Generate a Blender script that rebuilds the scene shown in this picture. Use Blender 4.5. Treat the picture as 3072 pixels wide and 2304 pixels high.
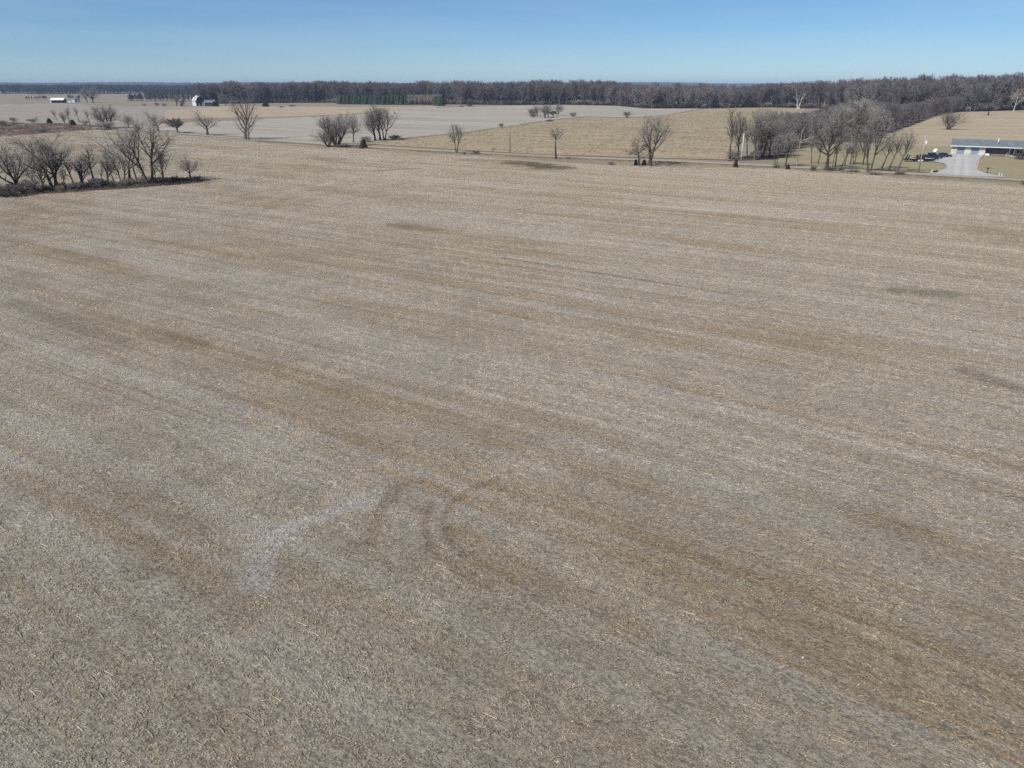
import bpy, bmesh, math, random
import numpy as np
from mathutils import Vector, Matrix, noise as mnoise

random.seed(7)
RNG = np.random.default_rng(7)
SC = bpy.context.scene
for o in list(bpy.data.objects):
    bpy.data.objects.remove(o)
COL = SC.collection

# ------------------------------------------------------------------ camera, world, sun, exposure
FPX, CX, CY, YH, CAMZ = 2130.0, 1536.0, 1152.0, 258.0, 20.0
PITCH = math.atan((CY - YH) / FPX)
cam_d = bpy.data.cameras.new('camera')
cam = bpy.data.objects.new('camera', cam_d)
COL.objects.link(cam)
cam_d.sensor_width = 36.0
cam_d.lens = FPX / 3072.0 * 36.0
cam_d.clip_start = 0.1
cam_d.clip_end = 30000
cam.location = (0, 0, CAMZ)
cam.rotation_euler = (math.pi / 2 - PITCH, 0, 0)
SC.camera = cam

SUN_EL, SH_AZ = math.radians(47), math.radians(47)      # shadows fall away and to the right
sdir = Vector((-math.sin(SH_AZ) * math.cos(SUN_EL), -math.cos(SH_AZ) * math.cos(SUN_EL), math.sin(SUN_EL)))
world = bpy.data.worlds.new('World')
SC.world = world
world.use_nodes = True
wt = world.node_tree
wt.nodes.clear()
w_out = wt.nodes.new('ShaderNodeOutputWorld')
w_bg = wt.nodes.new('ShaderNodeBackground')
w_sky = wt.nodes.new('ShaderNodeTexSky')
w_sky.sky_type = 'NISHITA'
w_sky.sun_disc = False
w_sky.sun_elevation = SUN_EL
w_sky.sun_rotation = math.atan2(sdir.x, sdir.y)
w_sky.altitude = 200
w_sky.air_density = 0.8
w_sky.dust_density = 0.0
w_sky.ozone_density = 10.0
w_bg.inputs['Strength'].default_value = 0.085
w_tint = wt.nodes.new('ShaderNodeMix')
w_tint.data_type, w_tint.blend_type = 'RGBA', 'MULTIPLY'
w_tint.inputs['Factor'].default_value = 1.0
w_tint.inputs[7].default_value = (1.02, 1.055, 1.03, 1.0)
wt.links.new(w_sky.outputs['Color'], w_tint.inputs[6])
w_geo = wt.nodes.new('ShaderNodeTexCoord')
w_map = wt.nodes.new('ShaderNodeMapping')
w_map.inputs['Scale'].default_value = (2.2, 2.2, 26.0)
w_noi = wt.nodes.new('ShaderNodeTexNoise')
w_noi.inputs['Scale'].default_value = 1.6
w_noi.inputs['Detail'].default_value = 6.0
w_rng = wt.nodes.new('ShaderNodeMapRange')
w_rng.inputs['From Min'].default_value, w_rng.inputs['From Max'].default_value = 0.42, 0.78
w_rng.inputs['To Max'].default_value = 0.16
w_cir = wt.nodes.new('ShaderNodeMix')                    # thin cirrus all round the sky
w_cir.data_type = 'RGBA'
w_cir.inputs[7].default_value = (6.6, 7.4, 8.6, 1.0)
wt.links.new(w_geo.outputs['Generated'], w_map.inputs[0])
wt.links.new(w_map.outputs[0], w_noi.inputs['Vector'])
wt.links.new(w_noi.outputs['Fac'], w_rng.inputs['Value'])
wt.links.new(w_rng.outputs[0], w_cir.inputs['Factor'])
wt.links.new(w_tint.outputs[2], w_cir.inputs[6])
wt.links.new(w_cir.outputs[2], w_bg.inputs['Color'])
wt.links.new(w_bg.outputs['Background'], w_out.inputs['Surface'])
sun_d = bpy.data.lights.new('sun', 'SUN')
sun_d.energy = 4.9
sun_d.angle = math.radians(0.5)
sun_d.color = (1.0, 0.955, 0.89)
sun = bpy.data.objects.new('sun', sun_d)
COL.objects.link(sun)
sun.rotation_euler = (-sdir).to_track_quat('-Z', 'Y').to_euler()
SC.view_settings.view_transform = 'Standard'
SC.view_settings.look = 'None'
SC.view_settings.exposure = 0.12
SC.view_settings.gamma = 1.0
SC.view_settings.use_curve_mapping = False
SC.render.engine = 'CYCLES'
SC.cycles.max_bounces = 5
SC.cycles.transparent_max_bounces = 4
SC.cycles.volume_bounces = 0
SC.cycles.use_denoising = False

# ------------------------------------------------------------------ terrain and surveying helpers
def hgt(x, y):
    """gentle relief of the land; flat near the surveyed field, low swells beyond"""
    x = np.asarray(x, float); y = np.asarray(y, float)
    r = np.hypot(x, y)
    k = np.clip((r - 270) / 300, 0, 1); k = k * k * (3 - 2 * k)
    return k * (0.75 * np.sin(x / 97 + 0.8) * np.cos(y / 131 + 0.3) + 0.55 * np.sin((x + y) / 163 + 2.0))

def ray(px, py):
    a, b = (px - CX) / FPX, -(py - CY) / FPX
    c, s = math.cos(PITCH), math.sin(PITCH)
    return a, c + b * s, -s + b * c

def at(px, py):
    """the ground point surveyed from the photograph's pixel"""
    dx, dy, dz = ray(px, py)
    z = 0.0
    for _ in range(8):
        t = (z - CAMZ) / dz
        z = float(hgt(dx * t, dy * t))
    return Vector((dx * t, dy * t, z))

def px_h(base, py_base, py_top, px):
    """height in metres of an upright thing at base whose top shows at py_top"""
    dx, dy, dz = ray(px, py_top)
    t = math.hypot(base.x, base.y) / math.hypot(dx, dy)
    return CAMZ + dz * t - base.z

def px_w(base, n):
    d = base.y * math.cos(PITCH) + (CAMZ - base.z) * math.sin(PITCH)
    return n * d / FPX

# ------------------------------------------------------------------ object helpers
def tag(o, label=None, cat=None, group=None, kind=None):
    if label: o['label'] = label
    if cat: o['category'] = cat
    if group: o['group'] = group
    if kind: o['kind'] = kind
    return o

def empty(name, loc, rz=0.0, label=None, cat=None, group=None):
    o = bpy.data.objects.new(name, None)
    o.empty_display_size = 0.3
    COL.objects.link(o)
    o.location = loc
    o.rotation_euler = (0, 0, rz)
    return tag(o, label, cat, group)

def link(name, me, parent=None):
    o = bpy.data.objects.new(name, me)
    COL.objects.link(o)
    if parent: o.parent = parent
    return o

def np_mesh(name, V, quads=None, tris=None, mat=None, smooth=False):
    me = bpy.data.meshes.new(name)
    V = np.asarray(V, np.float32)
    me.vertices.add(len(V))
    me.vertices.foreach_set('co', V.ravel())
    nq = 0 if quads is None else len(quads)
    nt = 0 if tris is None else len(tris)
    idx, starts = [], []
    if nq:
        idx.append(np.asarray(quads, np.int32).ravel()); starts.append(np.arange(nq) * 4)
    if nt:
        idx.append(np.asarray(tris, np.int32).ravel()); starts.append(np.arange(nt) * 3 + nq * 4)
    idx = np.concatenate(idx)
    me.loops.add(len(idx))
    me.loops.foreach_set('vertex_index', idx)
    me.polygons.add(nq + nt)
    me.polygons.foreach_set('loop_start', np.concatenate(starts).astype(np.int32))
    if smooth:
        me.polygons.foreach_set('use_smooth', np.ones(nq + nt, bool))
    me.update(calc_edges=True)
    if mat: me.materials.append(mat)
    return me

class MB:
    """collects boxes, prisms, tubes; build() links them as one mesh"""
    def __init__(self): self.bm = bmesh.new()
    def box(self, x0, x1, y0, y1, z0, z1, bev=0.0):
        vs = [self.bm.verts.new(p) for p in ((x0,y0,z0),(x1,y0,z0),(x1,y1,z0),(x0,y1,z0),(x0,y0,z1),(x1,y0,z1),(x1,y1,z1),(x0,y1,z1))]
        fs = [self.bm.faces.new([vs[i] for i in f]) for f in ((3,2,1,0),(4,5,6,7),(0,1,5,4),(1,2,6,5),(2,3,7,6),(3,0,4,7))]
        if bev:
            es = list({e for f in fs for e in f.edges})
            bmesh.ops.bevel(self.bm, geom=es, offset=bev, segments=2, affect='EDGES', profile=0.5)
        return self
    def prism(self, pts, y0, y1, bev=0.0):
        """outline in x,z pulled from y0 to y1"""
        a = [self.bm.verts.new((p[0], y0, p[1])) for p in pts]
        b = [self.bm.verts.new((p[0], y1, p[1])) for p in pts]
        n = len(pts)
        fs = [self.bm.faces.new(a), self.bm.faces.new(b[::-1])]
        fs += [self.bm.faces.new((a[i], b[i], b[(i+1) % n], a[(i+1) % n])) for i in range(n)]
        if bev:
            es = list({e for f in fs for e in f.edges})
            bmesh.ops.bevel(self.bm, geom=es, offset=bev, segments=2, affect='EDGES', profile=0.5)
        return self
    def quad(self, *p):
        self.bm.faces.new([self.bm.verts.new(q) for q in p]); return self
    def tube(self, pts, rads, s=8, cap=True):
        pts = [Vector(p) for p in pts]
        rings = []
        for i, p in enumerate(pts):
            t = (pts[min(i+1, len(pts)-1)] - pts[max(i-1, 0)]).normalized()
            u = t.cross(Vector((0.13, 0.97, 0.2)) if abs(t.y) < 0.9 else Vector((1, 0, 0))).normalized()
            v = t.cross(u)
            rings.append([self.bm.verts.new(p + (u * math.cos(2*math.pi*k/s) + v * math.sin(2*math.pi*k/s)) * rads[i]) for k in range(s)])
        for a, b in zip(rings, rings[1:]):
            for k in range(s):
                self.bm.faces.new((a[k], a[(k+1) % s], b[(k+1) % s], b[k]))
        if cap:
            self.bm.faces.new(rings[0][::-1]); self.bm.faces.new(rings[-1])
        return self
    def sphere(self, c, r, sx=1, sy=1, sz=1, sub=2, jit=0.0, seed=0):
        m = Matrix.Translation(c) @ Matrix.Diagonal((r*sx, r*sy, r*sz, 1))
        res = bmesh.ops.create_icosphere(self.bm, subdivisions=sub, radius=1.0, matrix=m)
        if jit:
            for v in res['verts']:
                v.co += (v.co - Vector(c)) * (mnoise.noise(v.co * (1.2 / r) + Vector((seed, 0, 0))) * jit)
        return self
    def build(self, name, mat, parent=None, smooth=False):
        bmesh.ops.recalc_face_normals(self.bm, faces=self.bm.faces[:])
        me = bpy.data.meshes.new(name)
        self.bm.to_mesh(me); self.bm.free()
        if smooth:
            for p in me.polygons: p.use_smooth = True
        if mat: me.materials.append(mat)
        return link(name, me, parent)

# ------------------------------------------------------------------ material helpers
class NT:
    def __init__(self, name):
        self.m = bpy.data.materials.new(name)
        self.m.use_nodes = True
        self.t = self.m.node_tree
        self.b = self.t.nodes['Principled BSDF']
        self.b.inputs['Roughness'].default_value = 0.9
        self.b.inputs['Specular IOR Level'].default_value = 0.15
    def n(self, k, **kw):
        nd = self.t.nodes.new(k)
        for a, v in kw.items(): setattr(nd, a, v)
        return nd
    def l(self, a, b): self.t.links.new(a, b)
    def val(self, sock, v):
        if isinstance(v, bpy.types.NodeSocket): self.l(v, sock)
        else: sock.default_value = v
    def math(self, op, a, b=None, c=None, clamp=False):
        nd = self.n('ShaderNodeMath', operation=op); nd.use_clamp = clamp
        self.val(nd.inputs[0], a)
        if b is not None: self.val(nd.inputs[1], b)
        if c is not None: self.val(nd.inputs[2], c)
        return nd.outputs[0]
    def vmath(self, op, a, b=None, s=None):
        nd = self.n('ShaderNodeVectorMath', operation=op)
        self.val(nd.inputs[0], a)
        if b is not None: self.val(nd.inputs[1], b)
        if s is not None: self.val(nd.inputs['Scale'], s)
        return nd
    def pos(self, rot=0.0, scale=(1, 1, 1), obj=False, loc=(0, 0, 0)):
        if obj:
            src = self.n('ShaderNodeTexCoord').outputs['Object']
        else:
            src = self.n('ShaderNodeNewGeometry').outputs['Position']
        m1 = self.n('ShaderNodeMapping'); m1.inputs['Rotation'].default_value = (0, 0, rot)
        m1.inputs['Location'].default_value = loc
        self.l(src, m1.inputs[0])
        m2 = self.n('ShaderNodeMapping'); m2.inputs['Scale'].default_value = scale
        self.l(m1.outputs[0], m2.inputs[0])
        return m2.outputs[0]
    def noise(self, vec, scale=1.0, detail=4.0, rough=0.55, dist=0.0):
        nd = self.n('ShaderNodeTexNoise')
        nd.inputs['Scale'].default_value = scale; nd.inputs['Detail'].default_value = detail
        nd.inputs['Roughness'].default_value = rough; nd.inputs['Distortion'].default_value = dist
        self.l(vec, nd.inputs['Vector'])
        return nd.outputs['Fac']
    def smooth(self, v, a, b, lo=0.0, hi=1.0):
        nd = self.n('ShaderNodeMapRange', interpolation_type='SMOOTHSTEP')
        self.val(nd.inputs['Value'], v)
        nd.inputs['From Min'].default_value = a; nd.inputs['From Max'].default_value = b
        nd.inputs['To Min'].default_value = lo; nd.inputs['To Max'].default_value = hi
        return nd.outputs[0]
    def mix(self, f, a, b, blend='MIX'):
        nd = self.n('ShaderNodeMix', data_type='RGBA', blend_type=blend)
        self.val(nd.inputs['Factor'], f)
        for s, v in ((nd.inputs[6], a), (nd.inputs[7], b)):
            if isinstance(v, bpy.types.NodeSocket): self.l(v, s)
            else: s.default_value = (*v, 1.0)
        return nd.outputs[2]
    def scale_col(self, c, f):
        nd = self.vmath('SCALE', c, s=f); return nd.outputs[0]
    def col(self, c):
        if isinstance(c, bpy.types.NodeSocket): self.l(c, self.b.inputs['Base Color'])
        else: self.b.inputs['Base Color'].default_value = (*c, 1.0)
    def bump(self, h, strength=0.5, dist=0.05):
        nd = self.n('ShaderNodeBump'); nd.inputs['Strength'].default_value = strength; nd.inputs['Distance'].default_value = dist
        self.l(h, nd.inputs['Height']); self.l(nd.outputs[0], self.b.inputs['Normal'])

def plain(name, c, rough=0.6, spec=0.3, var=0.0, scale=3.0, metal=0.0):
    t = NT(name)
    t.b.inputs['Roughness'].default_value = rough
    t.b.inputs['Specular IOR Level'].default_value = spec
    t.b.inputs['Metallic'].default_value = metal
    if var:
        n = t.noise(t.pos(obj=True), scale, 5, 0.6)
        t.col(t.mix(t.smooth(n, 0.3, 0.7), tuple(v * (1 - var) for v in c), tuple(min(1, v * (1 + var)) for v in c)))
    else:
        t.col(c)
    return t.m

ROW = math.radians(90 + 58)          # the rows run this way, as does the road
SC.cycles.samples = 64

def field_mat(name, light, mid, soil, grain=1.0, blot=(0.45, 0.62), streak=1.0, rowgap=None, extra=None, seed=0.0, straw=False, ground=1.0, bend=False):
    t = NT(name)
    P = t.pos(rot=-ROW, loc=(0, 0, 0))
    if bend:                      # the rows swing round toward the right hand end of the field
        sx_ = t.n('ShaderNodeSeparateXYZ'); t.l(P, sx_.inputs[0])
        m_ = t.math('MINIMUM', t.math('SUBTRACT', sx_.outputs[0], 20.0), 0.0)
        v_ = t.math('SUBTRACT', sx_.outputs[1], t.math('MULTIPLY', t.math('MULTIPLY', m_, m_), 0.00155))
        cx_ = t.n('ShaderNodeCombineXYZ'); t.l(sx_.outputs[0], cx_.inputs[0]); t.l(v_, cx_.inputs[1])
        P = cx_.outputs[0]
    def sp(sx, sy, off=0.0):
        m = t.n('ShaderNodeMapping'); m.inputs['Scale'].default_value = (sx, sy, 1)
        m.inputs['Location'].default_value = (off + seed, off * 1.7 + seed, 0); t.l(P, m.inputs[0]); return m.outputs[0]
    big = t.noise(sp(0.009, 0.15), 1, 4, 0.55, 0.2)
    fin = t.noise(sp(0.010, 0.75, 9.0), 1, 3, 0.6)
    fi2 = t.noise(sp(0.016, 2.2, 17.0), 1, 2, 0.6)
    blo = t.noise(sp(0.022, 0.16, 31.0), 1, 6, 0.62, 0.4)
    clu = t.noise(sp(0.7, 1.3, 5.0), 1, 4, 0.7)
    f1 = t.math('ADD', t.math('MULTIPLY', big, 0.34), t.math('MULTIPLY', fin, 0.36))
    f1 = t.math('ADD', f1, t.math('MULTIPLY', fi2, 0.30))
    h_ = 0.085 / streak
    c = t.mix(t.smooth(f1, 0.5 - h_, 0.5 + h_), mid, light)
    sm = t.math('ADD', t.math('MULTIPLY', blo, 0.5), t.math('MULTIPLY', fi2, 0.5))
    sm = t.math('ADD', sm, t.math('MULTIPLY', t.math('SUBTRACT', clu, 0.5), 0.16))
    c = t.mix(t.math('MULTIPLY', t.smooth(sm, *blot), 0.75), c, soil)
    if extra: c = extra(t, P, c, clu)
    if straw:
        isl = t.n('ShaderNodeNewGeometry').outputs['Random Per Island']
        cr = t.n('ShaderNodeValToRGB'); t.l(isl, cr.inputs[0])
        el = cr.color_ramp.elements
        el[0].position, el[0].color = 0.0, (0.45, 0.41, 0.36, 1)
        el[1].position, el[1].color = 1.0, (2.15, 2.10, 1.95, 1)
        for p_, c_ in ((0.4, (0.95, 0.93, 0.89, 1)), (0.9, (1.36, 1.33, 1.26, 1))):
            e_ = el.new(p_); e_.color = c_
        t.col(t.mix(1.0, c, cr.outputs[0], 'MULTIPLY'))
        return t.m
    gr = t.noise(sp(3.2, 6.5, 3.0), 1, 4, 0.75)
    gr2 = t.noise(sp(11.0, 17.0, 13.0), 1, 3, 0.7)
    if rowgap:
        w = t.n('ShaderNodeTexWave', wave_type='BANDS', bands_direction='Y', wave_profile='SIN')
        w.inputs['Scale'].default_value = rowgap; w.inputs['Distortion'].default_value = 3.5
        w.inputs['Detail'].default_value = 2.0; w.inputs['Detail Scale'].default_value = 0.6
        t.l(sp(0.4, 1.0), w.inputs['Vector'])
        c = t.mix(t.math('MULTIPLY', t.smooth(w.outputs['Fac'], 0.2, 0.9), 0.45), c, soil)
    g = t.math('ADD', t.math('MULTIPLY', gr, 0.6), t.math('MULTIPLY', gr2, 0.4))
    g = t.math('ADD', g, t.math('MULTIPLY', t.math('SUBTRACT', clu, 0.5), 0.25))
    gm = t.smooth(g, 0.34, 0.66, ground * (1 - 0.62 * grain), ground * (1 + 0.42 * grain))
    t.col(t.scale_col(c, gm))
    t.bump(g, 0.9, 0.10)
    t.b.inputs['Specular IOR Level'].default_value = 0.05
    return t.m

def seg_mask(t, a, b, w, soft, wob):
    """mask of a worn or damp strip between two ground points, its edge broken up by wob"""
    g = t.n('ShaderNodeNewGeometry').outputs['Position']
    a = Vector((a[0], a[1], 0)); b = Vector((b[0], b[1], 0)); ba = b - a
    pa = t.vmath('SUBTRACT', g, tuple(a)).outputs[0]
    h = t.math('DIVIDE', t.vmath('DOT_PRODUCT', pa, tuple(ba)).outputs['Value'], max(ba.length_squared, 1e-6), clamp=True)
    q = t.vmath('SUBTRACT', pa, t.vmath('SCALE', tuple(ba), s=h).outputs[0]).outputs[0]
    d = t.vmath('LENGTH', q).outputs['Value']
    d = t.math('ADD', d, t.math('MULTIPLY', t.math('SUBTRACT', wob, 0.5), w * 2.6))
    return t.smooth(d, w * (1 - soft), w * (1 + soft), 1.0, 0.0)

def main_extra(t, P, c, clu):
    S = 3072 / 2212.0
    wob = t.noise(t.pos(scale=(1, 1, 0)), 0.22, 5, 0.65)
    def strip(pts, w, colr, amt, soft=0.7):
        nonlocal c
        m = None
        for p, q in zip(pts, pts[1:]):
            k = seg_mask(t, at(p[0]*S, p[1]*S), at(q[0]*S, q[1]*S), w, soft, wob)
            m = k if m is None else t.math('MAXIMUM', m, k)
        c = t.mix(t.math('MULTIPLY', m, amt), c, colr)
    pale, brown, olive, dark = (0.56, 0.53, 0.49), (0.245, 0.170, 0.095), (0.115, 0.105, 0.055), (0.15, 0.125, 0.10)
    strip([(545, 1262), (575, 1185), (610, 1150)], 0.85, pale, 0.95)
    strip([(600, 1152), (690, 1115), (820, 1070)], 0.5, pale, 0.9)
    strip([(1075, 1036), (1010, 1062), (972, 1092), (955, 1130), (975, 1175), (1035, 1220), (1110, 1255)], 0.26, brown, 0.42)
    strip([(935, 1090), (915, 1130), (930, 1180), (985, 1232), (1050, 1268)], 0.24, brown, 0.38)
    strip([(985, 1150), (1100, 1215), (1240, 1280), (1380, 1350)], 0.7, (0.31, 0.215, 0.115), 0.42, 0.9)
    strip([(860, 1050), (815, 1110), (800, 1175)], 0.3, brown, 0.36)
    strip([(1090, 940), (1230, 985), (1360, 1040)], 1.2, brown, 0.22, 0.9)
    strip([(1900, 1130), (2212, 1270)], 1.2, brown, 0.18, 0.9)
    strip([(250, 1000), (430, 1120)], 1.1, brown, 0.2, 0.9)
    strip([(-60, 1010), (150, 1080), (330, 1190), (520, 1330)], 0.9, (0.30, 0.215, 0.115), 0.36, 0.9)
    strip([(-40, 1500), (70, 1600), (200, 1720)], 0.55, pale, 0.5, 0.9)
    strip([(-40, 900), (200, 985), (420, 1090), (560, 1180)], 0.8, pale, 0.22, 0.9)
    strip([(20, 650), (120, 690), (260, 735)], 0.9, dark, 0.24, 0.9)
    strip([(330, 715), (440, 740)], 1.1, brown, 0.3)
    strip([(1950, 628), (2050, 636)], 1.4, olive, 0.45)
    strip([(1120, 352), (1195, 362)], 5.0, olive, 0.85)
    strip([(1090, 348), (1010, 346)], 3.0, olive, 0.4)
    strip([(-300, 1580), (2500, 1620)], 13.0, (0.235, 0.190, 0.115), 0.33, 0.9)
    strip([(1088, 558), (1330, 596), (1590, 638)], 0.30, dark, 0.45, 0.6)
    strip([(850, 486), (940, 496)], 1.6, olive, 0.45)
    strip([(2120, 500), (2212, 520)], 4.0, brown, 0.35)
    strip([(800, 370), (905, 364)], 0.7, dark, 0.7)
    strip([(2080, 800), (2212, 845)], 0.8, dark, 0.45)
    return c

def drive_extra(t, P, c, clu):
    wob = t.noise(t.pos(scale=(1, 1, 0)), 0.9, 4, 0.65)
    for a, b, w, colr, amt in (((2868, 526), (2880, 464), 0.55, (0.53, 0.525, 0.50), 0.5), ((2900, 527), (2896, 464), 0.55, (0.53, 0.525, 0.50), 0.5),
                               ((2884, 524), (2888, 468), 0.5, (0.36, 0.35, 0.32), 0.35), ((2918, 526), (2925, 466), 0.7, (0.40, 0.385, 0.345), 0.4), ((2780, 483), (2860, 468), 0.6, (0.42, 0.40, 0.35), 0.4)):
        c = t.mix(t.math('MULTIPLY', seg_mask(t, at(*a), at(*b), w, 0.8, wob), amt), c, colr)
    return c
MAT = {}
STUB = ((0.528, 0.488, 0.425), (0.448, 0.395, 0.316), (0.358, 0.270, 0.168))
MAT['main'] = field_mat('bean_stubble', *STUB, 1.0, (0.47, 0.62), extra=main_extra, ground=0.60, bend=True)
MAT['straw'] = field_mat('chopped_straw', *STUB, 1.0, (0.47, 0.62), extra=main_extra, straw=True, bend=True)
MAT['back_left'] = field_mat('left_field', (0.35, 0.318, 0.27), (0.28, 0.248, 0.205), (0.23, 0.19, 0.145), 0.8, (0.50, 0.66), seed=40.0, streak=1.5)
MAT['grey'] = field_mat('grey_field', (0.41, 0.378, 0.32), (0.30, 0.272, 0.222), (0.24, 0.20, 0.145), 0.6, (0.52, 0.68), seed=80.0, streak=1.6)
MAT['hay'] = field_mat('hay_field', (0.46, 0.385, 0.27), (0.36, 0.295, 0.20), (0.26, 0.205, 0.14), 0.9, (0.48, 0.66), seed=120.0, streak=1.6)
MAT['corn'] = field_mat('corn_stubble', (0.50, 0.42, 0.28), (0.38, 0.31, 0.20), (0.24, 0.19, 0.12), 1.25, (0.46, 0.66), rowgap=2.2, seed=160.0, streak=1.3)
MAT['lawn'] = field_mat('dormant_lawn', (0.325, 0.285, 0.18), (0.26, 0.235, 0.14), (0.32, 0.24, 0.155), 0.7, (0.48, 0.64), seed=200.0)
MAT['verge'] = field_mat('verge_grass', (0.35, 0.30, 0.21), (0.26, 0.225, 0.15), (0.19, 0.165, 0.105), 0.9, (0.46, 0.62), seed=240.0)
MAT['base'] = field_mat('rough_grass', (0.33, 0.288, 0.215), (0.25, 0.217, 0.162), (0.18, 0.148, 0.108), 0.8, (0.45, 0.62), seed=280.0)
MAT['marsh'] = field_mat('marsh_brush', (0.26, 0.20, 0.155), (0.17, 0.12, 0.10), (0.12, 0.09, 0.075), 1.2, (0.46, 0.62), seed=320.0)
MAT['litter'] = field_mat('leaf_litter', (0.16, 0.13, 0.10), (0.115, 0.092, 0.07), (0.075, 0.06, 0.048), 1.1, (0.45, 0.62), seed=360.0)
MAT['road'] = field_mat('gravel_road', (0.38, 0.34, 0.275), (0.325, 0.29, 0.23), (0.27, 0.235, 0.175), 0.6, (0.5, 0.68), seed=400.0)
MAT['drive'] = field_mat('pale_gravel', (0.46, 0.455, 0.435), (0.39, 0.385, 0.365), (0.32, 0.305, 0.27), 0.5, (0.50, 0.66), seed=440.0, extra=drive_extra)

# ------------------------------------------------------------------ ground sheets
def sheet(name, pts, mat, lift, cell, kind='structure', jit=0.0, label=None):
    """a ground sheet with a slightly ragged edge that follows the relief"""
    P = []
    n = len(pts)
    for i in range(n):
        a, b = Vector(pts[i][:2]), Vector(pts[(i+1) % n][:2])
        L = (b - a).length
        k = max(1, min(80, int(L / max(cell * 0.35, 1.0)))) if jit else 1
        for j in range(k):
            p = a.lerp(b, j / k)
            if jit and j:
                nrm = Vector((-(b-a).y, (b-a).x)).normalized()
                p = p + nrm * (mnoise.noise(Vector((p.x * 0.19, p.y * 0.19, 3.0))) * jit + mnoise.noise(Vector((p.x * 0.9, p.y * 0.9, 9.0))) * jit * 0.5)
            P.append(p)
    bm = bmesh.new()
    bm.faces.new([bm.verts.new((p.x, p.y, 0)) for p in P])
    xs = [p.x for p in P]; ys = [p.y for p in P]
    far = max(math.hypot(p.x, p.y) for p in P)
    if far > 262:
        for lo, hi, ax in ((min(xs), max(xs), 0), (min(ys), max(ys), 1)):
            g = math.floor(lo / cell) * cell + cell
            while g < hi:
                no = (1, 0, 0) if ax == 0 else (0, 1, 0)
                bmesh.ops.bisect_plane(bm, geom=bm.verts[:] + bm.edges[:] + bm.faces[:], plane_co=(g, g, 0), plane_no=no, dist=1e-5)
                g += cell
    bmesh.ops.triangulate(bm, faces=[f for f in bm.faces if len(f.verts) > 4])
    co = np.array([v.co[:] for v in bm.verts])
    z = hgt(co[:, 0], co[:, 1]) + lift
    for v, zz in zip(bm.verts, z): v.co.z = zz
    for f in bm.faces:
        if f.normal.z < 0: f.normal_flip()
    bm.normal_update()
    for f in bm.faces:
        if f.normal.z < 0: f.normal_flip()
    me = bpy.data.meshes.new(name); bm.to_mesh(me); bm.free()
    me.materials.append(mat)
    o = link(name, me)
    tag(o, label, None, None, kind)
    return o

def A(*pts): return [at(*p) for p in pts]

# the base ground: one sheet to the horizon, finer in the middle distance
def base_ground():
    def axis(lims):
        out = []
        for a, b, s in lims: out += list(np.arange(a, b, s))
        return np.array(out + [lims[-1][1]])
    xs = axis([(-9000, -2600, 400), (-2600, -900, 50), (-900, 900, 12), (900, 2600, 50), (2600, 9000, 400)])
    ys = axis([(-3000, -200, 400), (-200, 1000, 12), (1000, 3000, 50), (3000, 9000, 400)])
    X, Y = np.meshgrid(xs, ys, indexing='ij')
    V = np.stack([X.ravel(), Y.ravel(), hgt(X, Y).ravel() - 0.05], 1)
    nx, ny = len(xs), len(ys)
    i = np.arange(nx * ny).reshape(nx, ny)
    Q = np.stack([i[:-1, :-1].ravel(), i[1:, :-1].ravel(), i[1:, 1:].ravel(), i[:-1, 1:].ravel()], 1)
    o = link('ground', np_mesh('ground', V, quads=Q, mat=MAT['base'], smooth=True))
    tag(o, 'rough tan grassland reaching to the horizon', None, None, 'structure')
base_ground()

near = [(-200, -60, 0), (200, -60, 0), (190, 118, 0)]
far_edge = A((3072, 561), (2835, 541), (2640, 530), (2450, 516), (2304, 506), (1952, 499), (1675, 488), (1535, 479), (1408, 467), (1300, 465), (1115, 448), (942, 445), (768, 427), (729, 425), (607, 409), (486, 400), (380, 392), (271, 390), (130, 401), (0, 410))
main_pts = near + [Vector((far_edge[0].x + 40, far_edge[0].y - 25, 0))] + far_edge + [Vector((-340, 330, 0)), Vector((-420, 200, 0))]
sheet('crop_field', main_pts, MAT['main'], 0.0, 12, jit=0.7, label='wide harvested field of pale chopped stubble')
sheet('far_field', A((-300, 360), (0, 366), (150, 372), (300, 388), (486, 398), (470, 372), (520, 356), (760, 352), (1000, 346), (1130, 336), (1040, 320), (700, 317), (480, 320), (300, 318), (180, 309), (60, 312), (-300, 320), (-300, 345)), MAT['back_left'], 0.0, 14, jit=1.5)
sheet('brush_ground', A((-200, 425), (0, 411), (130, 402), (240, 393), (320, 391), (360, 386), (300, 377), (200, 370), (100, 371), (0, 364), (-200, 366)), MAT['marsh'], 0.03, 12, jit=2.0)
sheet('tan_field', A((470, 371), (520, 357), (700, 353), (1000, 345), (1130, 336), (1300, 326), (1320, 319), (1040, 321), (700, 318), (500, 331)), MAT['hay'], 0.03, 14, jit=1.2)
sheet('grey_field', A((452, 391), (470, 371), (768, 358), (1080, 342), (1167, 328), (1536, 317), (1700, 316), (1850, 318), (1935, 326), (2110, 326), (2000, 345), (1900, 353), (1750, 350), (1640, 361), (1560, 374), (1393, 398), (1219, 414), (1115, 429), (940, 431), (768, 415), (600, 401)), MAT['grey'], 0.06, 14, jit=1.0)
sheet('corn_field', A((1100, 432), (1219, 415.5), (1393, 399.5), (1560, 375), (1640, 362), (1750, 351), (1900, 354), (2000, 346), (2110, 327), (2300, 324), (2420, 326), (2400, 345), (2300, 372), (2220, 420), (2175, 480), (1950, 474), (1675, 466), (1536, 459), (1350, 448)), MAT['corn'], 0.09, 14, jit=0.9)
sheet('hay_field', A((2630, 422), (2690, 392), (2780, 360), (2880, 337), (3072, 331), (3500, 333), (3500, 440), (3072, 428), (2860, 441), (2720, 439)), MAT['hay'], 0.03, 14, jit=1.0)
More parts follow.
